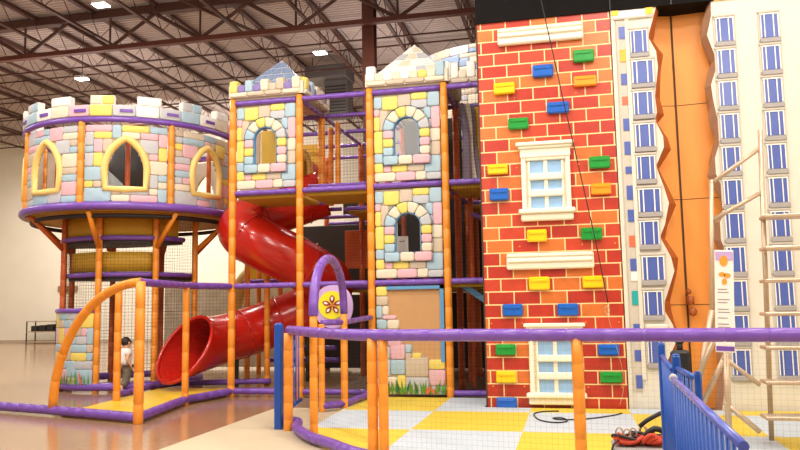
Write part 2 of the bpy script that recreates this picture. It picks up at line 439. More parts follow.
# main girder on a column
t = empty('roof_girder', (-12, 16.9, 8.2), 'deep brown steel girder truss crossing the hall above the castles', 'roof girder')
MB().box((-27.9, 16.78, 9.08), (5.9, 17.02, 9.30)).build('top_chord', 'steel', t)
MB().box((-27.9, 16.82, 8.22), (5.9, 16.98, 8.34)).build('bottom_chord', 'steel_red', t)
mb = MB(); x = -25.9
while x < 5:
    mb.tube([(x, 16.9, 9.1), (x+1.3, 16.9, 8.3)], .05, 6, caps=False); mb.tube([(x+1.3, 16.9, 8.3), (x+2.6, 16.9, 9.1)], .05, 6, caps=False)
    mb.tube([(x+1.3, 16.9, 8.3), (x+1.3, 16.9, 9.1)], .03, 6, caps=False); x += 2.6
mb.build('web', 'steel', t)
mb = MB(); cx, cy = -4.62, 17.3
mb.box((cx-.15, cy-.15, 0), (cx+.15, cy-.13, 9.3)); mb.box((cx-.15, cy+.13, 0), (cx+.15, cy+.15, 9.3)); mb.box((cx-.01, cy-.13, 0), (cx+.01, cy+.13, 9.3))
tag(mb.build('steel_column', 'steel_red'), 'red-brown steel I-beam column rising behind the right castle tower', 'column')
# brace between the girder and a joist
tag(MB().tube([(-10.1, 14.2, 9.2), (-7.4, 19, 8.65)], .05, 6).build('brace_beam', 'steel'), 'diagonal steel brace tying the girder to the roof joists', 'brace')

def high_bay(x, y, z, label):
    t = empty('high_bay_light', (x, y, z), label, 'ceiling light')
    MB().bbox((x-.17, y-.13, z), (x+.17, y+.13, z+.09), .02).build('housing', 'lampbody', t)
    MB().box((x-.155, y-.115, z-.012), (x+.155, y+.115, z-.002)).build('diffuser', 'lit', t)
    MB().tube([(x, y, z+.07), (x, y, 9.35)], .012, 6).build('hanger', 'steel', t)
    o = lamp('light_source', (x, y, z-.05), 420, .6); 
    return t
high_bay(-9.68, 13.75, 8.0, 'bright high bay light nearest the upper left corner, below the girder')
high_bay(-13.37, 18.21, 8.0, 'small bright high bay light above the round castle tower, further off at left')
high_bay(-6.13, 17.95, 8.0, 'bright high bay light hanging above the gap between the two square towers')

# air duct
t = empty('air_duct', (-7.2, 22.3, 7.6), 'grey sheet metal air duct with a drop under the roof', 'air duct')
MB().bbox((-7.9, 21.6, 8.55), (-6.55, 22.6, 8.95), .02).build('duct_run', 'greyp', t)
MB().bbox((-7.35, 21.9, 7.4), (-6.6, 22.6, 8.55), .02).build('duct_drop', 'greyp', t)
mb = MB()
for k in range(9): mb.box((-7.33, 21.88, 7.5+k*.1), (-6.62, 21.905, 7.53+k*.1))
mb.build('grille', 'dark', t)
for x in (-7.8, -6.65): MB().tube([(x, 22.1, 8.9), (x, 22.1, 9.36)], .015, 6).build('hanger', 'steel', t)

# back of the hall: small sign and a cabinet against the wall
tag(MB().bbox((-22.9, 29.9, 2.3), (-21.9, 29.97, 2.55), .01).build('wall_sign', 'rock'), 'small brown sign on the cream wall at far left', 'sign')
t = empty('storage_shelf', (-22, 29, 0), 'low dark shelving rack against the far cream wall at left', 'shelf')
for z in (.05, .5, .95): MB().box((-23.6, 28.8, z), (-20.6, 29.4, z+.04)).build('shelf', 'beige_metal', t)
for x in (-23.6, -22.1, -20.64):
    for y in (28.8, 29.36): MB().box((x, y, 0), (x+.04, y+.04, 1.0)).build('upright', 'blackm', t)
for k in range(7): MB().bbox((-23.4+k*.4, 28.85, .54), (-23.1+k*.4, 29.3, .78+.03*(k % 3)), .02).build('bin', 'dark', t)

# ================================================================ SQUARE CASTLE TOWERS
Y0 = 11.35; X = [-5.42, -4.237, -3.047, -1.833, -.62]; Z = [.09, 1.776, 3.307, 4.832]; ROW = [11.35, 12.58, 13.81, 15.04, 16.27]
PR = .058
def arch_path(cx, v0, w, h, n=12):
    r = w/2; p = [(cx-r, v0), (cx+r, v0)]
    for i in range(n+1):
        a = math.pi*i/n; p.append((cx+r*math.cos(a), v0+h-r+r*math.sin(a)))
    return p
def in_arch(cx, v0, w, h):
    r = w/2
    def f(u, v):
        if v < v0 or abs(u-cx) > r: return False
        return v < v0+h-r or (u-cx)**2+(v-v0-h+r)**2 < r*r
    return f
PRINT = [  # stones of the vinyl print on the tower panels (u0, top, u1, bottom in 1/100 of the panel), key
 (0, 2, 13, 16, 'b'), (13, 2, 37, 18, 'y'), (37, 1, 57, 18, 't'), (57, 0, 82, 8, 'y'), (57, 8, 82, 18, 'g'), (82, 0, 100, 17, 'b'),
 (0, 16, 9, 25, 'p'), (0, 25, 9, 42, 'y'), (9, 18, 21, 42, 't'), (21, 18, 50, 30, 'c'), (50, 18, 76, 30, 'g'), (76, 17, 87, 31, 'b'), (87, 17, 100, 42, 'p'),
 (0, 42, 17, 68, 'y'), (76, 31, 87, 42, 'g'), (84, 42, 100, 57, 'c'), (84, 57, 100, 73, 't'), (17, 42, 20, 68, 'g'), (20, 30, 26, 42, 'b'),
 (0, 68, 17, 79, 'b'), (0, 79, 14, 90, 'y'), (14, 79, 26, 90, 'p'), (26, 79, 50, 90, 'y'), (50, 79, 76, 90, 't'), (76, 73, 100, 92, 'b'),
 (0, 90, 32, 100, 'c'), (32, 90, 62, 100, 'p'), (62, 90, 78, 100, 'c'), (78, 92, 100, 100, 'g'), (17, 68, 20, 79, 'g')]
def tower_panel(parent, x0, x1, z0, z1, edge=True):
    w, h = x1-x0, z1-z0
    fn = lambda u, v, d: V((x0+u, Y0+.02-d, z0+v))
    cx, v0, aw, ah = w*.50, h*.285, w*.36, h*.43
    hole = in_arch(cx, v0, aw, ah)
    mb = MB(); backing(mb, fn, w, h, hole, 6, .03)
    for (a, b, c, d, k) in PRINT:
        u0, u1, va, vb = a/100*w, c/100*w, h*(1-d/100), h*(1-b/100)
        sm = [(u0+(u1-u0)*i/4, va+(vb-va)*j/4) for i in range(5) for j in range(5)]
        if any(hole(*p) for p in sm): continue
        pillow(mb, fn, rect(u0, va, u1, vb), .028, CI[k])
    pn = mb.build('stone_panel', PAL, parent)
    # window surround: voussoirs, jambs and sill standing proud, with a blue outer edge
    mb = MB(); r = aw/2; bw = w*.175; D = .075
    band(mb, fn, arch_path(cx, v0, aw, ah, 16), .02, D*.9, 9)
    fo = lambda u, v, d: V((x0+u, Y0+.02-d-.03, z0+v))
    cv = v0+ah-r; keys = ['y', 'c', 'g', 'y', 'y', 'c', 'b'][::-1]
    for i in range(6):
        a0, a1 = math.pi*i/6, math.pi*(i+1)/6
        pts = [(cx+(r+.015)*math.cos(a0), cv+(r+.015)*math.sin(a0)), (cx+(r+bw)*math.cos(a0), cv+(r+bw)*math.sin(a0)), (cx+(r+bw)*math.cos((a0+a1)/2), cv+(r+bw)*math.sin((a0+a1)/2)),
               (cx+(r+bw)*math.cos(a1), cv+(r+bw)*math.sin(a1)), (cx+(r+.015)*math.cos(a1), cv+(r+.015)*math.sin(a1))]
        pillow(mb, fo, pts, .045, CI['gccycb'[i]])
    hh = cv-v0
    for i, (kl, kr) in enumerate((('b', 'c'), ('y', 'p'), ('p', 'y'))):
        a, b = v0+hh*i/3, v0+hh*(i+1)/3
        pillow(mb, fo, rect(cx-r-bw, a, cx-r-.015, b), .045, CI[kl]); pillow(mb, fo, rect(cx+r+.015, a, cx+r+bw, b), .045, CI[kr])
    a, b = v0-h*.105, v0
    for (c, d, k) in ((-1, -.35, 'b'), (-.35, .25, 'c'), (.25, 1, 'p')):
        W2 = r+bw; pillow(mb, fo, rect(cx+W2*c, a, cx+W2*d, b), .05, CI[k])
    # blue foam side edge behind the stones
    out = [(cx-r-bw-.01, a-.012), (cx+r+bw+.015, a-.012), (cx+r+bw+.015, cv)]
    for i in range(1, 12): t_ = math.pi*i/12; out.append((cx+(r+bw+.012)*math.cos(t_), cv+(r+bw+.012)*math.sin(t_)))
    out.append((cx-r-bw-.01, cv))
    inn = arch_path(cx, v0, aw+.02, ah+.01, 14)
    n0 = len(out); vs = [fn(p[0], p[1], .004) for p in out]+[fn(p[0], p[1], .05) for p in out]
    mb.add(vs, [(i, (i+1) % n0, n0+(i+1) % n0, n0+i) for i in range(n0)], 9)
    ws = mb.build('window_surround', PAL, parent)
    pp = arch_path(cx, v0, aw+.03, ah+.015, 14); MB().add([fn(p[0], p[1], .012) for p in pp], [tuple(range(len(pp)))]).build('window_pane', 'clear', ws)
def battlement(parent, x0, x1, y0, y1, sides, left_keys, seed=3, hi=.0, mh=.14, ends=False):
    # stone belt with merlons round the top of a bay; sides: F front, R right, L left
    zb, zt = 4.93+hi, 5.13+hi
    runs = []
    if 'F' in sides: runs.append((lambda u, v, d: V((x0+u, y0-.06-d, v)), x1-x0))
    if 'R' in sides: runs.append((lambda u, v, d: V((x1+.06+d, y0+u, v)), y1-y0))
    mb = MB()
    if 'F' in sides: mb.box((x0-.02, y0-.06, zb-.01), (x1+.05, y0+.06, zt), 3)
    if 'R' in sides: mb.box((x1-.06, y0, zb-.01), (x1+.06, y1, zt), 3)
    if 'B' in sides: mb.box((x0-.02, y1-.06, zb-.01), (x1+.05, y1+.06, zt), 3)
    for fn, w in runs:
        n = max(4, int(w/.145)); n += (n+1) % 2; c = w/n
        for i in range(n):
            k = left_keys[i % len(left_keys)]
            up_ = (i in (0, n-1)) if ends else i % 2 == 0
            top = zt+mh if up_ else zt
            if up_:
                a, b = fn(i*c, zt-.02, -.11), fn((i+1)*c, top, -.005)
                mb.box([min(a[j], b[j]) for j in range(3)], [max(a[j], b[j]) for j in range(3)], CI[k])
                pillow(mb, fn, rect(i*c, zt-.13, (i+1)*c, top), .03, CI[k])
            else: pillow(mb, fn, rect(i*c, zt-.13, (i+1)*c, top), .02, CI[k])
        m = max(3, int(w/.3)); c = w/m
        for i in range(m): pillow(mb, fn, rect(i*c, zb, (i+1)*c, zt-.13), .03, CI['ctgctt'[(i+seed) % 6]])
    return mb.build('battlement', PAL, parent)
def pyramid(parent, x0, x1, y0, y1, zb, zt, base, keys, yapex=None):
    cx, cy = (x0+x1)/2, (y0+y1)/2
    ap = V((cx, cy, zt)); c = [V((x0, y0, zb)), V((x1, y0, zb)), V((x1, y1, zb)), V((x0, y1, zb))]
    mb = MB(); mb.add(c+[ap], [(0, 1, 4), (1, 2, 4), (2, 3, 4), (3, 0, 4), (3, 2, 1, 0)], CI[base])
    rr = random.Random(5)
    for s in range(4):
        a, b = c[s], c[(s+1) % 4]; n = (b-a).cross(ap-a).normalized()
        for j in range(4):
            t0, t1 = j/4.4, (j+1)/4.4-.03
            m = 5-j
            for i in range(m):
                off = .5 if j % 2 else 0
                s0, s1 = (i+.06)/m, (i+.94)/m
                def P(s_, t_): return a.lerp(b, s_).lerp(ap, t_)
                q = [P(s0, t0+.02), P(s1, t0+.02), P(s1*.97+.015, t1), P(s0*.97+.015, t1)]
                qq = [x+n*.012 for x in q]
                mb.add(q+qq, [(4, 5, 6, 7), (0, 1, 5, 4), (1, 2, 6, 5), (2, 3, 7, 6), (3, 0, 4, 7)], CI[rr.choice(keys)])
    return mb.build('roof', PAL, parent)

T1 = empty('castle_tower', (-4.83, 12, 0), 'square castle tower with one arched window and a slate blue roof beside the red slide', 'castle tower')
T2 = empty('castle_tower', (-2.44, 12, 0), 'square castle tower with two arched windows and white gable left of the brick wall', 'castle tower')
for T, xa, xb in ((T1, X[0], X[1]), (T2, X[2], X[3])):
    for x in (xa, xb):
        post((x, Y0, 0), (x, Y0, 4.9), PR, T)
    for x in (xa, xb):
        if T is T2: post((x, ROW[1], 0), (x, ROW[1], 4.9), PR, T, 'orange_dull')
    for z in Z[1:]: rail([(xa+PR, Y0, z), (xb-PR, Y0, z)], .045, T)
    for x in (xa, xb): rail([(x, Y0+PR, Z[3]), (x, ROW[1], Z[3])], .04, T)
    rail([(xa, ROW[1], Z[3]), (xb, ROW[1], Z[3])], .04, T)
tower_panel(T1, X[0]+.07, X[1]-.07, Z[2]+.07, Z[3]-.05)
tower_panel(T2, X[2]+.07, X[3]-.07, Z[2]+.07, Z[3]-.05)
tower_panel(T2, X[2]+.07, X[3]-.07, Z[1]+.07, Z[2]-.06)
battlement(T1, X[0]-.03, X[1]+.03, Y0, ROW[1], 'FRB', 'ymbmcttmc', mh=.075)
battlement(T2, X[2]-.03, X[3]+.03, Y0, ROW[1], 'FRB', 'wcwcwcycb', mh=.12, ends=True)
pyramid(T1, X[0]+.1, X[1]-.02, Y0+.1, ROW[1]-.1, 5.12, 5.74, 'g', 'ss')
pyramid(T2, X[2]+.12, X[3]-.0, Y0-.05, ROW[1]-.25, 5.10, 5.74, 'w', 'wcwg')
for T, xa, xb in ((T1, X[0], X[1]), (T2, X[2], X[3])):
    MB().box((xa, Y0, 4.885), (xb, ROW[1], 4.925)).build('roof_base', 'tan', T)
rail([(X[0]+PR, Y0, Z[0]), (X[1]-PR, Y0, Z[0])], .05, T1)
# lower panel of tower 2: torn castle stones over a brown board
xa, xb, za, zb = X[2]+.07, X[3]-.07, .06, Z[1]-.06; w, h = xb-xa, zb-za
fn = lambda u, v, d: V((xa+u, Y0+.02-d, za+v))
mb = MB(); backing(mb, fn, w, h, None, 0, .2); mb.build('lower_board', 'kraft', T2)
mb = MB(); e = .035
mb.box((xa+w*.16, Y0-.03, zb-.05), (xb, Y0+.01, zb)); mb.box((xb-.06, Y0-.03, za+h*.3), (xb, Y0+.01, zb)); mb.build('blue_frame', 'edgeblue', T2)
mb = MB(); mb.poly([fn(a/100*w, h*(1-b/100), .012) for a, b in ((0, 0), (17, 0), (19, 28), (32, 31), (34, 42), (38, 55), (52, 55), (54, 62), (66, 63), (76, 68), (100, 69), (100, 100), (0, 100))], .01, (0, 1, 0), 6)
LOW = [(0, 0, 17, 9, 'y'), (0, 9, 18, 18, 't'), (0, 18, 9, 30, 'b'), (9, 18, 19, 27, 'c'), (9, 27, 30, 31, 'p'), (0, 31, 16, 40, 'b'), (16, 31, 34, 40, 'c'), (0, 40, 30, 46, 'y'),
       (16, 46, 38, 56, 'p'), (0, 46, 16, 56, 'c'), (0, 56, 20, 68, 'g'), (20, 54, 42, 68, 'p'), (42, 54, 52, 62, 'b'), (52, 62, 66, 68, 'y'), (42, 62, 52, 68, 't'), (0, 68, 20, 84, 'g'),
       (20, 68, 42, 82, 'b'), (42, 66, 76, 84, 't'), (76, 68, 100, 77, 'y'), (76, 77, 100, 92, 'p'), (0, 84, 30, 100, 'c'), (30, 82, 42, 100, 'y'), (42, 84, 76, 100, 'g'), (76, 92, 100, 100, 'b')]
for (a, b, c, d, k) in LOW: pillow(mb, fn, rect(a/100*w, h*(1-d/100), c/100*w, h*(1-b/100)), .04, CI[k])
mb.build('torn_stone_panel', PAL, T2)
def leaves(parent, fnL, u0, u1, v, n, hgt, seed):
    rr = random.Random(seed); mb = MB()
    for i in range(n):
        u = u0+(u1-u0)*(i+.5)/n+rr.uniform(-.02, .02); hh = hgt*rr.uniform(.6, 1.15); tl = rr.uniform(-.06, .06); wd = rr.uniform(.014, .026); d = .045+.004*(i % 4)
        q = [fnL(u, v, d), fnL(u+tl*.3-wd, v+hh*.4, d+.006), fnL(u+tl, v+hh, d), fnL(u+tl*.3+wd, v+hh*.4, d+.006)]
        mb.add(q+[q_+V((0, .004, 0)) for q_ in q], [(0, 1, 2, 3), (7, 6, 5, 4), (0, 1, 5, 4), (1, 2, 6, 5), (2, 3, 7, 6), (3, 0, 4, 7)], rr.choice((0, 0, 0, 1, 2)) )
    mb.build('painted_grass', ['leaf', 'leaf2', 'coral'], parent)
leaves(T2, fn, .02, w-.02, .0, 46, .2, 3)

# ================================================================ PLAY FRAME behind and between the towers
PF = empty('play_structure', (-2.4, 14, 0), 'multi-level climbing frame of orange posts and purple rails between the castle towers', 'climbing frame')
for i, x in enumerate(X):
    for j, y in enumerate(ROW):
        if j == 0 and i < 4: continue
        if i <= 1 and j in (1, 2): continue
        if i == 0 and j == 3: continue
        if i in (2, 3) and j == 1: continue
        post((x, y, 0), (x, y, 4.85), PR, PF, 'orange_dull')
post((-4.26, ROW[1], Z[2]), (-4.26, ROW[1], 4.9), .05, PF)
for (px, base) in ((267, 13.1), (247, 14.3)):
    p = at(px, 330, base); post((p.x, p.y, 0), (p.x, p.y, 3.25), .055, PF)
for (px, Yp) in ((322, 12.9), (331, 13.3), (338, 12.9), (321, 12.6)):
    p = at(px, 170, Yp); post((p.x, p.y, Z[2]), (p.x, p.y, 4.8), .05, PF)
def bay_rail(i, j, z, d='x', r=.04):
    if d == 'x': rail([(X[i]+PR, ROW[j], z), (X[i+1]-PR, ROW[j], z)], r, PF)
    else: rail([(X[i], ROW[j]+PR, z), (X[i], ROW[j+1]-PR, z)], r, PF)
for i in (1, 3):
    for z in Z: bay_rail(i, 0, z, 'x', .045)
for i in range(4):
    for j in (1, 2, 3, 4):
        for z in (Z[1], Z[2], Z[3]):
            if i == 0 and z == Z[1] and j < 3: continue
            if (i, j) == (0, 1): continue
            bay_rail(i, j, z)
for i in (1, 2, 3, 4):
    for j in range(4):
        for z in (Z[2], Z[3]):
            if (i == 1 and j < 2 and z == Z[2]) or (i in (2, 3) and j == 0 and z == Z[3]): continue
            bay_rail(i, j, z, 'y', .035)
for i in (2, 3):
    for j in range(4): bay_rail(i, j, Z[1], 'y', .035)
for (x0, x1, y0, y1, z) in ((X[0], X[1], Y0, ROW[1], Z[2]), (X[1], X[2], Y0, ROW[1], Z[2]), (X[2], X[3], Y0, ROW[1], Z[2]), (X[3], X[4], Y0, ROW[1], Z[2]),
                            (X[1], X[4], ROW[2], ROW[4], Z[2]), (X[1], X[4], ROW[2], ROW[4], Z[1]), (X[2], X[4], Y0, ROW[1], Z[1])):
    MB().bbox((x0+.06, y0+.06, z-.09), (x1-.06, y1-.06, z-.02), .02).build('deck', 'ochre', PF)
# inner edge padding of the front decks and toe rails
rail([(X[0], ROW[1], Z[2]-.03), (X[2], ROW[1], Z[2]-.03)], .05, PF)
rail([(X[1]+PR, Y0+.25, Z[2]+.1), (X[2]-PR, Y0+.25, Z[2]+.1)], .03, PF)
rail([(X[0], Y0+PR, Z[2]), (X[0], ROW[1], Z[2])], .045, PF)
# nets
for (a, b, j, z0, z1) in ((1, 2, 0, Z[2], Z[3]), (3, 4, 0, Z[2], Z[3]), (3, 4, 0, Z[1], Z[2]), (3, 4, 0, Z[0], Z[1]), (2, 3, 2, Z[1], Z[2]), (1, 2, 2, Z[1], Z[2]), (1, 2, 3, 0, Z[1]),
                          (1, 2, 2, Z[2], Z[3]), (2, 4, 3, Z[2], Z[3])):
    net((X[a], ROW[j]+.03, z0), (X[b], ROW[j]+.03, z0), (X[b], ROW[j]+.03, z1), (X[a], ROW[j]+.03, z1), PF, .055)
# things of the inside: dark sheets added to stand for the interior's shade, yellow panel with the slide mouth ring, hanging strips, stair brace
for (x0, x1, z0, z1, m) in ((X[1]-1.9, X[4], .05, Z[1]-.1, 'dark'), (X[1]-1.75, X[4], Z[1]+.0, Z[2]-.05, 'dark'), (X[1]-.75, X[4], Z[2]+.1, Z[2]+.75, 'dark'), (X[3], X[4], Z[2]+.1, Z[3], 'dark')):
    MB().bbox((x0, ROW[4]-.12, z0), (x1, ROW[4]-.08, z1), .01).build('shade_sheet', m, PF)  # sheet painted dark in place of the shade inside the structure
for (x0, x1, y, z0, z1, m) in ((-4.05, -3.55, 15.9, 2.0, 2.8, 'greyp'), (-3.3, -2.9, 15.6, .7, 2.5, 'greyp'), (-4.6, -4.1, 15.0, 2.2, 3.0, 'orange_dull'), (-3.9, -3.1, 16, 3.9, 4.2, 'ledge')):
    MB().bbox((x0, y, z0), (x1, y+.03, z1), .01).build('play_panel', m, PF)
MB().bbox((X[2]+.06, ROW[2]-.1, Z[1]+.05), (X[3]-.06, ROW[2]-.07, Z[3]+.1), .01).build('shade_sheet', 'dark', PF)  # another dark sheet, the shade behind the tower windows put into colour
post((-2.45, ROW[1]+.2, Z[1]), (-2.45, ROW[1]+.2, Z[3]), .05, PF, 'orange_dull')
MB().bbox((at(261, 150, 12.9).x, 12.9, Z[2]+.05), (at(279, 150, 12.9).x, 12.94, Z[3]-.1), .01).build('play_panel', 'yellow', PF)
MB().bbox((at(240, 150, 13).x, 13.0, Z[2]+.05), (at(260, 150, 13).x, 13.04, Z[3]-.1), .01).build('play_panel', 'tan', PF)
wc0, wc1 = at(391, 254, 11.75), at(408, 236, 11.75)
wc = MB().bbox((wc0.x, 11.75, wc0.z), (wc1.x, 11.77, wc1.z), .006).build('white_card', 'white', PF)
MB().bbox((wc0.x+.06, 11.74, wc1.z-.10), (wc0.x+.10, 11.75, wc1.z-.06), .004).build('emblem', 'printo', wc)
MB().box((wc0.x+.14, 11.745, wc1.z-.09), (wc1.x-.05, 11.75, wc1.z-.075)).build('text_line', 'print', wc)
# hanging strips in the right bay
for k, (u, m) in enumerate(((.12, 'tarp'), (.24, 'white'), (.36, 'tarp'), (.50, 'yellow'), (.62, 'yellow'))):
    xx = X[3]+.12+u*.55; 
    mb = MB(); pts = []
    for q in range(9):
        zz = Z[3]-.12-q*.165; pts.append((xx+.03*math.sin(q*.6+k)+q*.012, Y0+.55+.1*k+.02*q, zz))
    vs = []; fs = []
    for i, p in enumerate(pts): vs += [V(p)+V((-.045-.004*i, 0, 0)), V(p)+V((.045+.004*i, .03, 0)), V(p)+V((.045+.004*i, .045, 0)), V(p)+V((-.045-.004*i, .015, 0))]
    for i in range(len(pts)-1):
        for a in range(4): fs.append((4*i+a, 4*i+(a+1) % 4, 4*i+4+(a+1) % 4, 4*i+4+a))
    mb.add(vs, fs, 0, True).build('hanging_strip', m, PF)
for k in range(4):
    x = X[3]+.25+k*.22; post((x, Y0+.9+.12*k, Z[0]), (x+.02, Y0+.9+.12*k, Z[2]-.15), .035, PF, 'redin' if k % 2 else 'orange_dull')
MB().bbox((-.04, 0, -.05), (1.05, .08, .05), .01, 0, Matrix.Translation((X[3]+.2, Y0+.2, Z[1]-.06)) @ Matrix.Rotation(math.radians(35), 4, 'Y')).build('stair_brace', 'edgeblue', PF)
rail([(X[3]+.3, Y0+.8, 2.9), (X[4], Y0+1.0, 2.45)], .04, PF)
battlement(PF, X[3]+.1, X[4]+.1, Y0+.12, ROW[1], 'F', 'wcwcw', 4, -.03)

# yellow tubes and panel behind the left square tower
t = empty('yellow_slide_entrance', (-4.9, 13.6, 3.3), 'yellow panel with a round ring and red tube mouth behind the left square tower', 'slide entrance')
MB().box((-5.9, 14.35, Z[2]+.03), (at(319, 150, 14.38).x, 14.42, 4.75)).build('yellow_panel', 'yellow', t)
c = at(290, 171, 13.6); mb = MB()
mb.tube([c+V((math.cos(a)*.42, 0, math.sin(a)*.5)) for a in [2*math.pi*k/28 for k in range(28)]], .06, 10, closed=True); mb.build('ring', 'gold', t)
mb = MB(); mb.tube([c+V((0, .02, 0)), c+V((0, .7, 0))], .38, 24, caps=False)
mb.build('tube_mouth', 'redin', t)
mb = MB(); net_mb(c+V((-.4, -.05, -.4)), c+V((.4, -.05, -.4)), c+V((.4, -.05, .4)), c+V((-.4, -.05, .4)), .06, .002, mb); mb.build('net', 'net', t)

# ================================================================ RED SPIRAL SLIDE
def catmull(P, k=10):
    P = [V(p) for p in P]; out = []
    for i in range(len(P)-1):
        p0, p1, p2, p3 = P[max(i-1, 0)], P[i], P[i+1], P[min(i+2, len(P)-1)]
        for j in range(k):
            t = j/k; out.append(.5*((2*p1)+(-p0+p2)*t+(2*p0-5*p1+4*p2-p3)*t*t+(-p0+3*p1-3*p2+p3)*t**3))
    out.append(P[-1]); return out
SL = empty('tube_slide', (-5.6, 13.2, 0), 'glossy red spiral tube slide winding down behind the left square tower', 'slide')
path = catmull([(-4.65, 13.75, 3.62), (-5.15, 13.55, 3.42), (-5.65, 13.0, 3.12), (-5.78, 12.55, 2.85), (-5.45, 12.4, 2.60), (-4.85, 12.75, 2.25), (-4.42, 13.3, 1.87),
                (-4.75, 13.8, 1.52), (-5.35, 13.75, 1.24), (-5.85, 13.5, 1.04), (-6.2, 13.1, .90), (-6.40, 12.62, .82), (-6.55, 12.15, .75)], 8)
path = [p for p in path]
RS = .43
def slide_tube():
    n = 28; N = len(path); up = None; rings = []; flanges = []
    for i, p in enumerate(path):
        t = (path[min(i+1, N-1)]-path[max(i-1, 0)]).normalized()
        up = V((0, 0, 1)); up = (up-t*up.dot(t)).normalized(); sd = t.cross(up); ring = []
        fl = max(0, (i-(N-12))/11)   # towards the exit
        for k in range(n):
            a = 2*math.pi*k/n; ca, sa = math.cos(a), math.sin(a)
            rr = RS*(1+.08*fl**2)
            q = p+(up*ca*rr*(1+.05*fl)+sd*sa*rr*(1+.12*fl))
            q += t*(fl**1.5)*(.30*(1-ca)/2*2.1-.28*(1+ca)/2)
            ring.append(q)
        rings.append(ring)
        if i % 12 == 6 and i < N-14: flanges.append((p, t, up, sd))
    vs = [v for r_ in rings for v in r_]; fs = []
    for i in range(N-1):
        for k in range(n): fs.append((i*n+k, i*n+(k+1) % n, (i+1)*n+(k+1) % n, (i+1)*n+k))
    o = MB().add(vs, fs, 0, True).build('slide_tube', 'red', SL)
    md = o.modifiers.new('thick', 'SOLIDIFY'); md.thickness = .025; md.offset = 1
    MB().tube(rings[-1], .035, 8, closed=True).build('exit_lip', 'red', SL)
    for (p, t, up, sd) in flanges:
        mb = MB(); 
        mb.tube([p+(up*math.cos(a)+sd*math.sin(a))*(RS+.02) for a in [2*math.pi*k/32 for k in range(32)]], .02, 6, closed=True)
        fo = mb.build('flange', 'red', SL)
        mb = MB()
        for k in range(14):
            a = 2*math.pi*k/14; mb.ball(p+(up*math.cos(a)+sd*math.sin(a))*(RS+.035)+t*.012, .014, 0, 6)
        mb.build('bolts', 'blackm', fo)
slide_tube()
post((-6.1, 13.0, 0), (-6.1, 13.0, .55), .04, SL, 'blackm', 'support_leg'); post((-5.0, 13.8, 0), (-5.0, 13.8, 1.0), .04, SL, 'blackm', 'support_leg')
# second, yellow tube glimpsed further back
t = tag(MB().tube(catmull([(-7.4, 15.6, 1.3), (-7.25, 15.6, 1.9), (-6.9, 15.6, 2.25), (-6.3, 15.7, 2.4)], 8), .16, 14).build('yellow_tube', 'gold'), 'curved yellow tube behind the red slide', 'tube')
YL = empty('yellow_climber', (-6, 15.2, 0), 'yellow step climber with purple rails seen beneath the red slide', 'climber')
MB().bbox((-6.9, 15.3, 1.85), (-4.9, 15.4, 2.45), .02).build('yellow_panel', 'yellow', YL)
for x in (-6.6, -6.1, -5.6): post((x, 15.15, 0), (x, 15.15, 2.5), .05, YL, 'orange')
rail([(-6.9, 15.05, 1.98), (-5.2, 15.05, 1.98)], .05, YL)
MB().bbox((-9.6, 16.4, .05), (-4.9, 16.46, 2.0), .02).build('mural_panel', 'stonebg', YL)
for k in range(3): rail([(-6.2+.3*k, 14.6-.2*k, .35+.25*k), (-4.6, 14.6-.2*k, .35+.25*k)], .05, YL)

# ================================================================ ROUND CASTLE TOWER
C0 = at(132, 309, 1); D0 = (C0-V((0, 0, H))); D0.z = 0; D0.normalize()
RC = V((0, 0, 0))+D0*15.3   # ground-plan centre
RT = empty('round_castle_tower', (RC.x, RC.y, 0), 'round castle tower on orange stilts with gothic windows and white battlements at left', 'castle tower')
R0, R1 = 1.9, 1.25; ZB, ZT = 3.23, 4.62
base_ang = math.atan2(-D0.y, -D0.x)      # towards the viewer
def rp(a, r, z):
    # a: degrees, positive = to the right as seen from the entrance
    t = base_ang+math.radians(a); return V((RC.x+r*math.cos(t), RC.y+r*math.sin(t), z))
def ringpts(r, z, a0=0, a1=360, n=72): return [rp(a0+(a1-a0)*i/n, r, z) for i in range(n+(a1-a0 < 360))]
ANG = [-27+45*k for k in range(8)]
for a in ANG:
    post(rp(a, R0+.02, ZB-.05), rp(a, R0+.02, ZT+.02), .055, RT)
for z, r in ((ZT+.05, .05), (ZB-.05, .07)):
    mb = MB(); mb.tube(ringpts(R0+.04, z), r, 12, closed=True); mb.build('ring_rail', 'purple', RT)
mb = MB(); mb.tube(ringpts(R0-.12, ZB-.2), .04, 10, closed=True); mb.build('ring_rail', 'dark', RT)
mb = MB(); vs = ringpts(R0-.02, ZB-.03, n=48)+ringpts(R0-.02, ZB-.13, n=48); n = 48
mb.add(vs, [tuple(range(n)), tuple(range(2*n-1, n-1, -1))]+[(i, (i+1) % n, n+(i+1) % n, n+i) for i in range(n)]); mb.build('deck', 'ochre', RT)
def gothic(cx, v0, w, h, n=9):
    r = w/2; hs = h*.36; R_ = (r*r+(h-hs)**2)/(2*r)   # two arcs meeting in a point
    p = [(cx-r, v0), (cx, v0), (cx+r, v0)]
    a1 = math.asin((h-hs)/R_)
    for i in range(n+1):
        a = a1*i/n; p.append((cx+r-R_+R_*math.cos(a), v0+hs+R_*math.sin(a)))
    for i in range(n-1, -1, -1):
        a = a1*i/n; p.append((cx-r+R_-R_*math.cos(a), v0+hs+R_*math.sin(a)))
    return p
def in_poly(P):
    def f(u, v):
        c = False; n = len(P)
        for i in range(n):
            (x1, y1), (x2, y2) = P[i], P[i-1]
            if (y1 > v) != (y2 > v) and u < (x2-x1)*(v-y1)/(y2-y1)+x1: c = not c
        return c
    return f
PW = math.radians(45)*R0-.13; PH = ZT-ZB-.06
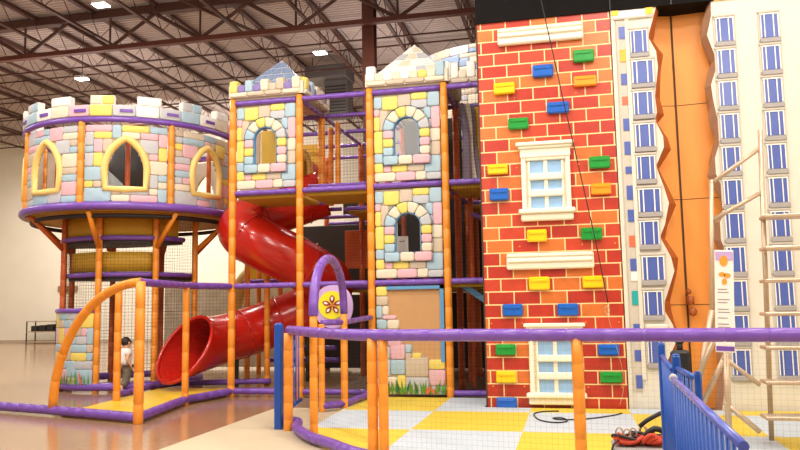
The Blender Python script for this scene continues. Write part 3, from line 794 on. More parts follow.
for k, a in enumerate(ANG):
    am = a+(.065/R0)*57.3
    fn = lambda u, v, d, am=am: rp(am+math.degrees(u/R0), R0+d, ZB+.02+v)
    hp = gothic(PW/2, PH*.2, PW*.42, PH*.58); hole = in_poly(hp)
    mb = MB(); backing(mb, fn, PW, PH, hole, 6, .045); pack(mb, fn, PW, PH, hole, .028, .155, .125, 11+k, 'ypbbtgpbctg'); mb.build('stone_panel', PAL, RT)
    mb = MB(); band(mb, fn, hp, .115, .07, 0); ws = mb.build('window_surround', 'gold', RT)
    mb = MB(); mb.add([fn(p[0], p[1], -.006) for p in hp], [tuple(range(len(hp)))]); mb.build('window_pane', 'clear', ws)
# centre post inside each window bay and a solid dark drum inside
for k in range(8): post(rp(ANG[k]+22, R0-.5, ZB), rp(ANG[k]+22, R0-.5, ZT), .045, RT, 'orange_dull')
mb = MB(); mb.tube([rp(0, 0, ZB), rp(0, 0, ZT+.1)], .5, 20); mb.build('inner_drum', 'dark', RT)
# battlements
mb = MB(); WC = 2*math.pi*R0
fn = lambda u, v, d: rp(math.degrees(u/R0), R0+.05+d, ZT+.1+v)
backing(mb, fn, WC, .20, None, 5, .08, -.1); 
nb = 32; cw = WC/nb
for i in range(nb):
    wht = True
    pillow(mb, fn, rect(i*cw, 0, (i+1)*cw, .2), .03, CI['wgbwcpyg'[i % 8]])
nm = 16; cw = WC/nm
for i in range(nm):
    u0 = i*cw+cw*.02; u1 = u0+cw*.52
    for (a, b) in ((0, .33), (.33, .66), (.66, 1)):
        ua, ub = u0+(u1-u0)*a, u0+(u1-u0)*b
        q = [fn(ua, .19, .02), fn(ub, .19, .02), fn(ub, .19, -.1), fn(ua, .19, -.1), fn(ua, .36, .02), fn(ub, .36, .02), fn(ub, .36, -.1), fn(ua, .36, -.1)]
        mb.add(q, [(4, 5, 6, 7), (0, 1, 5, 4), (1, 2, 6, 5), (2, 3, 7, 6), (3, 0, 4, 7)], CI['w'])
    pillow(mb, fn, rect(u0, .2, (u0+u1)/2, .36), .035, CI['wgwc'[i % 4]]); pillow(mb, fn, rect((u0+u1)/2, .2, u1, .36), .035, CI['wbwy'[i % 4]])
mb.build('battlement', PAL, RT)
mb = MB()
for i in range(nm):
    u0 = i*cw+cw*.66; a = [fn(u0, .07, .03), fn(u0+.2, .07, .03), fn(u0+.2, .12, .03), fn(u0, .12, .03)]; b = [fn(u0, .07, .05), fn(u0+.2, .07, .05), fn(u0+.2, .12, .05), fn(u0, .12, .05)]
    mb.add(a+b, [(4, 5, 6, 7), (0, 1, 5, 4), (1, 2, 6, 5), (2, 3, 7, 6), (3, 0, 4, 7)])
mb.build('slot', 'purple', RT)
# inner ring of stilts, braces, spiral shelves, net
IA = [-27+45*k for k in range(8)]
for k, a in enumerate(IA):
    post(rp(a, R1, 0), rp(a, R1, ZB-.12), .055, RT, 'orange' if a in (-27, 18, 63) else 'orange_dull')
    mb = MB(); mb.tube([rp(a, R1, ZB-.72), rp(a+4, R0-.02, ZB-.12)], .045, 10); mb.build('brace', 'orange' if a in (-27, 18, 63) else 'orange_dull', RT)
mb = MB()
for k, a in enumerate(IA):
    net_mb(rp(a, R1, .1), rp(a+45, R1, .1), rp(a+45, R1, ZB-.15), rp(a, R1, ZB-.15), .06, .002, mb)
mb.build('net', 'net', RT)
def arc_band(r, a0, a1, z0, z1, m, thick=.02, n=30):
    mb = MB(); vs = []
    for i in range(n+1):
        a = a0+(a1-a0)*i/n; vs += [rp(a, r, z0), rp(a, r, z1), rp(a, r-thick, z1), rp(a, r-thick, z0)]
    fs = [(4*i+c, 4*i+(c+1) % 4, 4*i+4+(c+1) % 4, 4*i+4+c) for i in range(n) for c in range(4)]
    return mb.add(vs, fs, 0, True).build('curved_panel', m, RT)
arc_band(R1-.03, -110, 40, 2.72, 3.08, 'ochre'); arc_band(R1-.12, -70, 20, 2.10, 2.46, 'ochre')
for (a0, a1, z, r) in ((-110, 45, 2.70, R1), (-75, 110, 2.05, R1-.08)):
    mb = MB(); pts = [rp(a0, 0.1, z-.03)]+[rp(a0+(a1-a0)*i/24, r-.02, z-.03) for i in range(25)]
    mb.poly(pts, .06, (0, 0, -1)).build('shelf_deck', 'dark', RT)
    mb = MB(); mb.tube([rp(a0+(a1-a0)*i/24, r, z) for i in range(25)], .045, 10).build('shelf_rim', 'purple', RT)
mb = MB(); mb.tube(ringpts(R1+.02, .1), .07, 10, closed=True); mb.build('ring_rail', 'purple', RT)
# stone base panel at left
w = math.radians(68)*(R1+.03); fn = lambda u, v, d: rp(-97+math.degrees(u/(R1+.03)), R1+.04+d, .12+v)
mb = MB(); backing(mb, fn, w, 1.28, None, 6, .1); pack(mb, fn, w, 1.28, None, .025, .12, .14, 5, 'ypbtgbyt'); bp = mb.build('base_stone_panel', PAL, RT)
leaves(RT, fn, .02, w-.02, 0, 26, .24, 8)
mb = MB(); mb.tube([rp(-97+68*i/12, R1+.05, 1.42) for i in range(13)], .045, 10); mb.build('shelf_rim', 'purple', RT)

# round turret far behind the right square tower
t = empty('far_turret', (-2.3, 18.2, 0), 'dim round turret with tan stones and purple rim behind the right tower roof', 'castle tower')
def tp(a, r, z): return V((-1.55+r*math.sin(math.radians(a)), 18.6-r*math.cos(math.radians(a)), z))
mb = MB(); fn = lambda u, v, d: tp(-90+math.degrees(u/2.2), 2.2+d, 5.2+v); w = math.pi*2.2
backing(mb, fn, w, 1.35, None, 6, .2); pack(mb, fn, w, 1.35, None, .03, .22, .14, 44, 'tgttctts'); mb.build('stone_panel', PAL, t)
mb = MB(); mb.tube([tp(-90+180*i/30, 2.25, 6.6) for i in range(31)], .06, 10); mb.build('rim', 'purple', t)
mb = MB(); fn = lambda u, v, d: tp(-90+math.degrees(u/2.2), 2.2+d, 6.62+v)
backing(mb, fn, w, .7, None, 6, .2); pack(mb, fn, w, .7, None, .03, .25, .1, 45, 'tgtts')
mb.build('battlement', PAL, t)
for a in (-80, -40, 0, 40): post(tp(a, 2.15, 0), tp(a, 2.15, 5.2), .06, t, 'orange_dull')

# ================================================================ LEFT ENTRY FENCE AND MAT
EF = empty('entry_fence', (-5.4, 9.6, 0), 'purple railed fence with orange posts and an arched left end before the round tower', 'fence')
E0, E1, E2 = V((-5.35, 8.57, 0)), V((-5.66, 10.3, 0)), V((-5.48, 11.62, 0))
up = V((0, 0, 1))
post(E0, E0+up*1.78, .062, EF, seg=.4); post(E1, E1+up*1.74, .05, EF)
post((-6.89, 10.43, 0), (-6.89, 10.43, 1.72), .055, EF)
rail([E0+up*1.77, E1+up*1.77, V((X[0], Y0+.02, 1.776))], .052, EF)
EL = V((-6.95, 9.05, 0))
rail([EL+V((-1.8, .5, .08)), EL+up*.08, E0+up*.08], .062, EF); rail([E0+up*.08, E1+up*.08, V((X[0], Y0+.02, .08))], .06, EF)
mb = MB(); pts = []
for i in range(19):
    a = math.pi/2*i/18; q = E0.lerp(EL, math.sin(a)); pts.append(q+up*(.1+1.67*math.cos(a)))
mb.pad(pts, .06, .4); mb.build('arch_rail', 'orange', EF)
rail([(-7.1, 10.75, .08), (-7.3, 12.5, .08)], .05, EF)
rail([(-7.3, 12.5, .08), (X[0], 13.0, .08)], .05, EF)
net_mb((E0+E1)/2+V((-1.5, 1.8, .1)), V((-5.6, 12.6, .1)), V((-5.6, 12.6, 1.75)), (E0+E1)/2+V((-1.5, 1.8, 1.75)), .06, .0018).build('net', 'net', EF)
mb = MB(); mb.poly([(-5.42, 8.68, .035), (-5.72, 10.3, .035), (-5.5, 11.3, .035), (-5.8, 12.2, .035), (-7.15, 12.2, .035), (-7.02, 10.8, .035), (-6.9, 9.5, .035), (-6.85, 9.1, .035)][::-1], .03, (0, 0, -1))
tag(mb.build('entry_mat', 'yellow'), 'yellow padded floor mat leading to the slide exit', 'mat')

# ================================================================ FRONT FENCE, ARCH, SIGN, PLAY MAT
mb = MB(); BX0_ = -1.165; mat_pts = [(-3.06, 11.3), (-3.1, 9.8), (-3.0, 8.55), (-2.72, 7.6), (-2.3, 7.1), (-1.7, 6.6), (2.2, 6.3), (2.9, 6.3), (2.9, 10.30), (BX0_-.04, 10.30), (BX0_-.04, 11.28)]
mb.poly([(x, y, .03) for x, y in mat_pts], .028, (0, 0, -1))
pm = mb.build('play_mat', 'checker', None, (-1.82, 9.87, 0)); tag(pm, 'yellow and pale grey checkered soft floor mat before the climbing walls', 'mat')
FF = empty('front_fence', (-1, 6.6, 0), 'nearest curved fence with purple top rail and orange posts across the front', 'fence')
top = catmull([(-3.28, 8.42, 1.15), (-3.0, 8.0, 1.154), (-2.72, 7.6, 1.154), (-2.2, 6.98, 1.154), (-1.78, 6.68, 1.154), (-1.2, 6.58, 1.154), (.03, 6.38, 1.154), (1.07, 6.2, 1.154), (3.2, 5.9, 1.154)], 5)
rail(top, .054, FF, seg=.30)
bot = catmull([(-3.36, 8.62, .07), (-3.2, 8.5, .07), (-3.08, 8.13, .07), (-2.74, 7.6, .07), (-2.4, 7.25, .07), (-1.9, 6.75, .07), (-1.2, 6.55, .07), (.03, 6.38, .07), (3.2, 5.9, .07)], 5)
rail(bot, .055, FF, seg=.16)
for (x, y, r, zt) in ((-3.26, 8.34, .055, 1.12), (-1.80, 6.69, .05, 1.13), (-1.69, 6.66, .045, 1.13), (.03, 6.38, .048, 1.13)):
    post((x, y, 0), (x, y, zt), r, FF, seg=.2)
nb_ = MB()
for a, b in (((-2.8, 7.72), (-1.8, 6.69)), ((-1.7, 6.66), (.03, 6.4)), ((.03, 6.4), (3.2, 5.95))):
    net_mb((*a, .08), (*b, .08), (*b, 1.12), (*a, 1.12), .045, .0004, nb_)
nb_.build('net', 'net', FF)
# archway
A = empty('archway', (-2.95, 8.95, 0), 'purple foam arch on orange legs over the gap in the front fence', 'archway')
L1, L2 = V((-2.80, 7.80, 0)), V((-3.12, 10.1, 0))
post(L2, L2+up*1.32, .05, A, seg=.25); post(L1+V((-.0, .12, 0)), L1+V((-.0, .12, 1.32)), .045, A, seg=.25, name='post')
pts = []
La = L1+V((0, .12, 0))
for i in range(25):
    a = math.pi*i/24; q = La.lerp(L2, (1-math.cos(a))/2); pts.append(q+up*(1.32+.70*math.sin(a)**.85))
mb = MB(); mb.pad(pts, .055, .2); mb.build('arch', 'purple', A)
post((-3.36, 9.83, 0), (-3.36, 9.83, 1.18), .045, A, seg=.25)
rail([V((-3.36, 9.83, 1.2)), L2+up*1.2], .04, A); rail([L2+V((0, .05, 1.2)), V((X[2], Y0-.08, 1.24))], .04, A)
rail([V((-3.36, 9.83, .08)), L2+up*.08], .05, A); rail([L2+V((0, .05, .08)), V((X[2], Y0-.08, .08))], .05, A)
net(L2+V((0, .05, .1)), V((X[2], Y0-.08, .1)), V((X[2], Y0-.08, 1.22)), L2+V((0, .05, 1.2)), A, .05, .002)
# flower sign
sc = at(333.5, 306.5, 10.25); ex = V((math.cos(.12), math.sin(.12), 0)); nrm = ex.cross(up)   # towards the viewer
SG = empty('flower_sign', sc+V((0, 0, -.3)), 'lilac oval board with a red flower on a yellow disc behind the arch', 'sign')
def sp_(u, v, d=0): return sc+ex*u*1.12+up*v*1.06+nrm*d
ov = [sp_(.25*math.copysign(abs(math.cos(a))**.8, math.cos(a)), .29*math.sin(a)+(.0), .0) for a in [2*math.pi*k/40 for k in range(40)]]
MB().poly(ov, .03, -nrm).build('board', 'lilac', SG)
MB().poly([sp_(-.02+.175*math.cos(a), .02+.19*math.sin(a), .012) for a in [2*math.pi*k/40 for k in range(40)]], .01, -nrm).build('disc', 'lemon', SG)
mb = MB()
for k in range(5):
    a = math.pi/2+2*math.pi*k/5; dx, dy = math.cos(a), math.sin(a); px_, py_ = -dy, dx
    def pet(r0, r1, w, d):
        o = [(r0, 0), (r0+(r1-r0)*.35, w*.8), (r0+(r1-r0)*.65, w), (r0+(r1-r0)*.88, w*.5), (r1, 0), (r0+(r1-r0)*.88, -w*.5), (r0+(r1-r0)*.65, -w), (r0+(r1-r0)*.35, -w*.8)]
        return [sp_(-.015+dx*r+px_*q, .02+dy*r+py_*q, d) for r, q in o]
    mb.poly(pet(.01, .135, .036, .018), .006, -nrm, 0); mb.poly(pet(.055, .115, .016, .022), .004, -nrm, 1)
mb.poly([sp_(-.015+.018*math.cos(a), .02+.018*math.sin(a), .024) for a in [2*math.pi*k/12 for k in range(12)]], .006, -nrm, 2)
mb.build('flower', ['petal', 'white', 'coral'], SG)

# ================================================================ BLUE GATES
def bars_panel(parent, a, b, z0, z1, n, r=.011):
    a, b = V(a), V(b)
    MB().tube([a+up*z0, b+up*z0], .022, 8).build('bottom_rail', 'blue', parent); MB().tube([a+up*z1, b+up*z1], .022, 8).build('top_rail', 'blue', parent)
    for i in range(n):
        p = a.lerp(b, (i+1)/(n+1)); MB().tube([p+up*z0, p+up*z1], r, 8).build('bar', 'blue', parent)
BG = empty('blue_gate', (-3.4, 8.45, 0), 'short blue barred gate standing open left of the front fence', 'gate')
g0 = V((-3.41, 8.42, 0)); g1 = V((-3.72, 10.0, 0))
MB().bbox((g0.x-.045, g0.y-.045, 0), (g0.x+.045, g0.y+.045, 1.22), .008).build('post', 'blue', BG)
MB().ball((g0.x, g0.y, 1.22), .048, 0, 10, (1, 1, .4)).build('post_cap', 'blue', BG)
bars_panel(BG, g0+V((0, .06, 0)), g1, .14, 1.08, 6)
BF = empty('blue_fence', (.6, 4.5, 0), 'blue metal barred fence coming forward at the right edge', 'fence')
fa, fb, fd, fe = V((.605, 5.6, 0)), V((.555, 4.45, 0)), V((.575, 3.85, 0)), V((.415, 2.1, 0))
for p, zt, wd in ((fa, 1.12, .024), (fb, 1.12, .022), (fd, 1.08, .016)):
    MB().bbox((p.x-wd, p.y-wd, 0), (p.x+wd, p.y+wd, zt), .008).build('post', 'blue', BF)
    MB().ball((p.x, p.y, zt), wd*1.05, 0, 10, (1, 1, .4)).build('post_cap', 'blue', BF)
def bars(a, b, z0, z1, n, wd=.02, rm='blue'):
    a, b = V(a), V(b)
    MB().tube([a+up*z1, b+up*z1], wd, 8).build('top_rail', rm, BF); MB().tube([a+up*z0, b+up*z0], .02, 8).build('bottom_rail', 'blue', BF)
    for i in range(n):
        p = a.lerp(b, (i+.5)/n); MB().tube([p+up*z0, p+up*z1], .007, 8).build('bar', 'blue', BF)
bars(fa, fb-V((.02, 0, 0)), .12, 1.04, 9, .014); bars(fb, fd, .12, 1.05, 5, .014)
M['bluegloss'] = mat('worn_blue_purple_metal', (84, 96, 190), .25, .35, 5)
bars(V((.462, 3.83, 0)), fe, .12, 1.05, 17, .014, 'bluegloss')
MB().ball((.462, 3.84, 1.055), .02, 0, 10).build('fitting', 'lampbody', BF)

# ================================================================ BRICK CLIMBING WALL
YB = 10.37; BX0, BX1, BH = -1.165, .675, 5.42
CW = empty('climbing_wall', ((BX0+BX1)/2, YB+.4, 0), 'tall red brick climbing wall with coloured block holds and two white windows', 'climbing wall')
MB().box((BX0, YB, 0), (BX1, YB+.55, BH)).build('brick_panel', 'brick', CW, (BX0-.13, YB, -.02))
MB().box((BX0-.02, YB-.012, 0), (BX0, YB+.55, BH)).build('edge_strip', 'seam', CW)
HOLDS = [(583.5, 57, 21, 12, 'hgreen'), (543, 72, 21, 12, 'hblue'), (585, 82, 23, 10, 'horange'), (504.5, 89.5, 21, 11, 'hyellow'), (558, 108.5, 22, 11, 'hblue'), (518.5, 124.5, 20, 11, 'hgreen'),
 (599.5, 163, 21, 12, 'hgreen'), (498, 170, 20, 10, 'hyellow'), (601, 189.5, 20, 11, 'horange'), (499.5, 195, 19, 12, 'hblue'), (591.5, 234, 21, 12, 'hgreen'), (537, 236, 20, 12, 'hyellow'),
 (539.5, 283.5, 21, 13, 'hyellow'), (593, 282, 21, 12, 'hyellow'), (513, 310, 20, 12, 'hblue'), (568, 309.5, 21, 12, 'hblue'), (506, 349.5, 20, 11, 'hgreen'), (506.5, 376.5, 20, 12, 'hyellow'),
 (507, 402, 20, 10, 'hblue'), (608.5, 349.5, 21, 11, 'hblue'), (611, 377, 22, 11, 'hgreen')]
NM = {'hgreen': 'green block hold', 'hblue': 'blue block hold', 'horange': 'amber block hold', 'hyellow': 'yellow block hold'}
for (x, y, w_, h_, m) in HOLDS:
    p = at(x, y, YB); q = at(x+w_/2, y, YB); hw = (q-p).x; hh = (at(x, y-h_/2, YB)-p).z
    mb = MB(); mb.bbox((p.x-hw, YB-.085, p.z-hh), (p.x+hw, YB, p.z+hh), .016)
    mb.bbox((p.x-hw*.8, YB-.098, p.z+hh*.2), (p.x+hw*.8, YB-.08, p.z+hh*.65), .008)
    o = mb.build('climbing_hold', m, CW); o['label'] = NM[m]
def ledge(x0, x1, zc, hh):
    mb = MB(); mb.bbox((x0, YB-.09, zc-hh), (x1, YB, zc+hh), .02); mb.bbox((x0+.01, YB-.125, zc-hh*.15), (x1-.01, YB-.08, zc+hh*.35), .015); mb.bbox((x0+.005, YB-.115, zc+hh*.55), (x1-.005, YB-.08, zc+hh*.95), .01)
    mb.build('ledge', 'trimw', CW)
a, b = at(498, 40.5, YB), at(583, 30.5, YB); ledge(a.x, b.x, (a.z+b.z)/2, .115)
a, b = at(507, 262, YB), at(594, 260, YB); ledge(a.x, b.x, (a.z+b.z)/2, .11)
def wall_window(px0, px1, ytop, ysillb, hood_x0, hood_x1, yhood, hoodb):
    p0, p1 = at(px0, (ytop+ysillb)/2, YB), at(px1, (ytop+ysillb)/2, YB); cx_ = (p0.x+p1.x)/2; hw = (p1.x-p0.x)/2
    z1 = at(545, hoodb, YB).z; z0 = at(545, ysillb-11, YB).z; zt = at(545, yhood, YB).z; zb_ = at(545, ysillb, YB).z
    hd = (at(hood_x1, yhood, YB)-at(hood_x0, yhood, YB)).x/2
    wnd = MB(); wnd.bbox((cx_-hw, YB-.07, z0), (cx_-hw+.06, YB, z1), .01); wnd.bbox((cx_+hw-.06, YB-.07, z0), (cx_+hw, YB, z1), .01); wnd.bbox((cx_-hw+.06, YB-.07, z1-.05), (cx_+hw-.06, YB, z1), .01)
    wnd.bbox((cx_-hw+.09, YB-.05, z0), (cx_-hw+.12, YB, z1-.06), .006); wnd.bbox((cx_+hw-.12, YB-.05, z0), (cx_+hw-.09, YB, z1-.06), .006)
    wnd.box((cx_-hw+.02, YB-.014, z0), (cx_+hw-.02, YB-.006, z1))
    h3 = (z1-.05-z0)/3
    for k in (1, 2): wnd.bbox((cx_-hw+.1, YB-.085, z0+h3*k-.045), (cx_+hw-.1, YB, z0+h3*k+.045), .014)
    wnd.bbox((cx_-.028, YB-.045, z0), (cx_+.028, YB, z1-.05), .01)
    fr = wnd.build('window_frame', 'trimw', CW)
    for s in (-1, 1):
        for k in range(3):
            x0_, x1_ = sorted((cx_+s*.03, cx_+s*(hw-.12))); MB().box((x0_, YB-.022, z0+h3*k+(.045 if k else 0)), (x1_, YB-.012, z0+h3*(k+1)-(.045 if k < 2 else 0))).build('pane', 'pane', fr)
    hm = MB(); hm.bbox((cx_-hd, YB-.15, zt-.05), (cx_+hd, YB, zt), .01); hm.bbox((cx_-hd*.93, YB-.12, zt-.09), (cx_+hd*.93, YB, zt-.045), .012); hm.bbox((cx_-hd*.87, YB-.09, z1-.01), (cx_+hd*.87, YB, zt-.085), .01); hm.build('window_hood', 'trimw', CW)
    sm = MB(); sm.bbox((cx_-hd*.97, YB-.15, z0-.055), (cx_+hd*.97, YB, z0+.01), .015); sm.bbox((cx_-hd*.9, YB-.1, zb_), (cx_+hd*.9, YB, z0-.05), .015); sm.build('window_sill', 'trimw', CW)
wall_window(522, 571, 156, 221, 516, 573.5, 143, 157)
wall_window(530, 582, 333, 404, 523, 584, 323, 337)
# little bolts of the panels
mb = MB(); rr = random.Random(2)
for z in (.3, 1.15, 2.2, 3.3, 4.3, 5.2):
    for x in (BX0+.08, BX0+.5, BX1-.5, BX1-.07): mb.ball((x, YB-.003, z), .011, 0, 6)
mb.build('bolts', 'amber', CW)
# belay rope hanging over it
pts = catmull([at(535, -22, 10.1), at(541, 0, 10.12), at(566, 112, 10.15), at(592, 225, 10.2), at(608, 303, 10.23)], 6)
rp_ = empty('belay_rope', at(608, 303, 10.2), 'thin dark belay rope hanging down across the brick wall', 'rope')
MB().tube(pts, .0075, 6).build('rope', 'rope', rp_)
cb_ = at(607, 310, 10.23); MB().tube([cb_+V((.03*math.cos(a), 0, .05*math.sin(a))) for a in [2*math.pi*k/16 for k in range(16)]], .006, 6, closed=True).build('carabiner', 'beige_metal', rp_)
MB().tube(catmull([cb_+V((.0, 0, -.05)), at(616, 345, 10.2), at(624, 380, 10.2), at(620, 405, 10.15)], 6), .003, 5).build('tether', 'beige_metal', rp_)
gp = lambda x, y: (lambda v: V((v.x*(H-.04)/-v.z, v.y*(H-.04)/-v.z, .04)))(CD+CR*((x-400)/F)-CU*((y-225)/F))
pts = catmull([gp(559, 411), gp(543, 411.5), gp(534, 414), gp(540, 420), gp(556, 422.5), gp(567, 421), gp(563, 418), gp(553, 418), gp(560, 419.5), gp(585, 419), gp(612, 415.5), gp(622, 413)], 6)
tag(MB().tube(pts, .008, 6).build('floor_rope', 'rope'), 'dark cord lying in a loop on the checkered mat below the brick wall', 'rope')

# ================================================================ SKYSCRAPER WALLS
def outline(pl, Y): return [at(x, y, Y) for x, y in pl]
jag = [(656, 7), (648, 37), (656, 51), (658, 67), (655, 96), (657, 112), (655, 120), (663, 136), (664, 147), (656, 166), (664, 187), (669, 203), (665, 224), (660, 237), (671, 257), (674.5, 271), (665, 301), (664, 310), (673, 325), (677, 340), (668, 360), (664, 380), (667, 411)]
SW = empty('skyscraper_wall', (1.0, YB, 0), 'ivory skyscraper climbing wall with torn right edge next to the brick wall', 'climbing wall')
edge = outline(jag, YB); edge[0].z = BH; edge[-1].z = 0
body = [V((BX1+.01, YB, 0)), V((BX1+.01, YB, BH))]+edge
MB().poly(body, .3, (0, 1, 0), 0, 1).build('wall_panel', ['wallw', 'rock'], SW)
# torn rubber edge: facets folding back from the jagged outline
mb = MB(); vs = []; fs = []
for i, p in enumerate(edge): vs += [p+V((.0, .005, 0)), p+V((.05+.03*((i*7) % 3), .16, -.01)), p+V((.03, .3, 0))]
for i in range(len(edge)-1):
    for k in (0, 1): fs.append((3*i+k, 3*i+3+k, 3*i+4+k, 3*i+1+k))
mb.add(vs, fs).build('torn_edge', 'orangeb', SW)
mb = MB(); g0_, g1_ = BX1+.075, BX1+.19
mb.box((g0_, YB-.012, .25), (g1_, YB-.001, BH-.15)); mb.build('side_strip', 'wallg', SW)
mb = MB(); mb.box((BX1+.01, YB-.02, .0), (BX1+.055, YB-.001, BH)); mb.box((g1_, YB-.025, .4), (g1_+.05, YB-.001, BH-.12)); mb.build('pilaster', 'wallw', SW)
lst = [(27, 39, 'wblue'), (50, 62, 'amber'), (74, 85, 'wblue'), (97, 105, 'coral'), (119, 131, 'wblue'), (142, 155, 'wblue'), (167, 174, 'wblue'), (186, 200, 'wblue'), (210, 222, 'wblue'), (236, 247, 'coral'), (259, 271, 'wblue'), (272, 281, 'white'), (291, 305, 'teal'), (324, 335, 'wblue'), (350, 361, 'wblue'), (375, 388, 'wblue')]
for (a, b, m) in lst:
    za_, zb_ = at(625, a, YB).z, at(625, b, YB).z
    MB().box((g0_+.035, YB-.022, zb_), (g1_, YB-.008, za_)).build('small_window', m, SW)
def city_window(parent, x0, x1, z0, z1, clip=None):
    mb = MB(); mb.box((x0-.03, YB-.012, z0-.05), (x1+.025, YB-.003, z1+.05)); mb.bbox((x0-.03, YB-.035, z1+.02), (x1+.025, YB-.003, z1+.055), .008); sr = mb.build('window_frame', 'wallg', parent)
    mb = MB(); mb.box((x0, YB-.02, z0), (x1, YB-.004, z1)); w_ = mb.build('window_panel', 'wblue', sr)
    mb = MB(); d = x1-x0
    for u in (.0, .2, .70, .96): mb.box((x0+d*u, YB-.03, z0), (x0+d*u+d*.055, YB-.018, z1))
    mb.box((x0-.01, YB-.03, z1), (x1+.01, YB-.004, z1+.015)); mb.build('mullion', 'white', sr)
    mb = MB(); mb.bbox((x0-.015, YB-.045, z0-.075), (x1+.015, YB-.002, z0-.012), .008); mb.build('sill', 'wallg2', sr)
wz = [5.10, 4.67, 4.235, 3.79, 3.35, 2.905, 2.47, 2.0, 1.54]
ex_at = lambda z: min((e.x for e in edge if abs(e.z-z) < .32), default=1.3)
for z in wz: city_window(SW, .93, max(1.08, min(1.21, ex_at(z-.15)-.015)), z-.30, z)
city_window(SW, .95, 1.15, .62, .98)
mb = MB(); mb.bbox((.93, YB-.06, 1.0), (1.22, YB-.002, 1.12), .02); mb.build('balcony', 'wallw', SW)
# cornice at the top, the glare put into its white colour
mb = MB(); mb.bbox((BX1+.02, YB-.05, BH-.14), (1.25, YB-.002, BH-.02), .02); mb.build('cornice', 'white', SW)
mb = MB(); mb.box((BX1+.02, YB-.06, BH-.09), (BX1+.11, YB-.045, BH-.02)); mb.box((1.14, YB-.06, BH-.11), (1.24, YB-.045, BH-.02)); mb.build('yellow_corner', 'yellow', SW)
jag2 = [(711, 6), (711, 16), (707, 35), (716, 59), (716.5, 67), (711, 85), (713, 99), (717, 117), (721, 137), (715, 158), (716, 174), (727, 198), (728, 206), (720, 222), (721, 240), (727, 255), (722, 280), (725, 310), (720, 340), (727, 370), (722, 412)]
RW = empty('skyscraper_wall', (2.5, YB, 0), 'ivory skyscraper climbing wall with torn left edge at the right of the orange recess', 'climbing wall')
edge2 = outline(jag2, YB); edge2[0].z = BH; edge2[-1].z = 0
body = edge2+[V((3.6, YB, 0)), V((3.6, YB, BH))]
MB().poly(body, .3, (0, 1, 0), 0, 1).build('wall_panel', ['wallw', 'rock'], RW)
mb = MB(); vs = []; fs = []
for i, p in enumerate(edge2): vs += [p+V((.0, .004, 0)), p+V((-.025-.03*((i*5) % 3), .14, 0)), p+V((-.02, .32, 0))]
for i in range(len(edge2)-1):
    for k in (0, 1): fs.append((3*i+k, 3*i+1+k, 3*i+4+k, 3*i+3+k))
mb.add(vs, fs).build('torn_edge', 'rock', RW)
for j in range(3):
    for k in range(11):
        z = 5.16-.4385*k; city_window(RW, 2.03-.006*k+.55*j, 2.25-.006*k+.55*j, z-.31, z)
# orange recess
OR = empty('orange_recess_wall', (1.6, YB+.34, 0), 'plain orange recess panels between the two skyscraper walls', 'wall panel')
MB().poly([V((1.0, YB+.30, 0)), V((1.0, YB+.30, BH)), V((1.53, YB+.42, BH)), V((1.53, YB+.42, 0))], .04, (0, 1, 0)).build('left_panel', 'orangew', OR)
MB().poly([V((1.535, YB+.42, 0)), V((1.535, YB+.42, BH)), V((2.4, YB+.32, BH)), V((2.4, YB+.32, 0))], .04, (0, 1, 0)).build('right_panel', 'orangew', OR)
mb = MB()
for z in (1.36, 2.8, 4.12):
    mb.poly([V((1.0, YB+.296, z)), V((1.0, YB+.296, z+.008)), V((1.53, YB+.416, z+.008)), V((1.53, YB+.416, z))], .004, (0, 1, 0)); mb.poly([V((1.535, YB+.416, z)), V((1.535, YB+.416, z+.008)), V((2.4, YB+.316, z+.008)), V((2.4, YB+.316, z))], .004, (0, 1, 0))
mb.box((1.52, YB+.40, .0), (1.542, YB+.418, BH)); mb.build('seam', 'seam', OR)
cc = V((1.56, YB+.36, 1.42))
mb = MB(); mb.tube([cc+V((0, -.05, -.06)), cc+V((0, -.05, .06))], .05, 10); mb.ball(cc+V((-.02, -.06, .12)), .04, 0, 8)
mb.ball(cc+V((.02, -.06, -.15)), .06, 0, 8, (1, .6, 1)); mb.build('wall_bracket', 'orangeb', OR)
# dark headers above the walls
tag(MB().box((BX0-.02, YB-.03, BH), (2.02, YB+1.4, 9.3)).build('black_fascia', 'black'), 'black panel closing the space above brick and orange walls', 'panel')
mb = MB(); mb.box((1.47, YB-.045, BH), (1.49, YB-.03, 7)); mb.box((BX1, YB-.045, BH), (BX1+.015, YB-.03, 7))
tag(mb.build('header_strap', 'blackm'), 'dark straps hanging on the black header panel', 'strap')
tag(MB().box((2.03, YB-.02, BH), (3.6, YB+1.4, 6.2)).build('yellow_fascia', 'yellow'), 'yellow panel above the right skyscraper wall', 'panel')
# white lamp box on the header edge
# ================================================================ RIGHT FOREGROUND: stair ladder, notice, belay post, gear
LD = empty('rolling_ladder', (1.6, 8, 0), 'beige metal rolling ladder with handrails leaning up at the right edge', 'ladder')
Yl = 8.2
def bar(a, b, r=.022, n='rail_tube'): return MB().tube([a, b], r, 10).build(n, 'beige_metal', LD)
pA = at(711.5, 180, Yl); pB = at(712, 330, Yl); gz = lambda p: V((p.x, p.y, 0))
bar(pA, pB, .022, 'upright')
bar(at(712, 183, Yl), at(760, 148, Yl), .022, 'handrail'); bar(at(713, 220, Yl), at(760, 193, Yl), .022, 'handrail')
bar(at(712, 310, Yl), at(690, 400, Yl)-V((0, 0, .25)), .03, 'leg'); bar(at(722, 322, Yl-.4), at(692, 390, Yl-.4), .026, 'brace'); bar(at(730, 345, Yl-.2), at(700, 410, Yl-.2), .026, 'brace')
bar(at(726, 345, Yl-.6), V((at(727, 415, Yl-.6).x, Yl-.6, 0)), .03, 'upright'); bar(at(723, 357, Yl-.6), at(760, 385, Yl-.6), .02, 'brace'); bar(at(724, 402, Yl-.6), at(760, 432, Yl-.6), .024, 'brace')
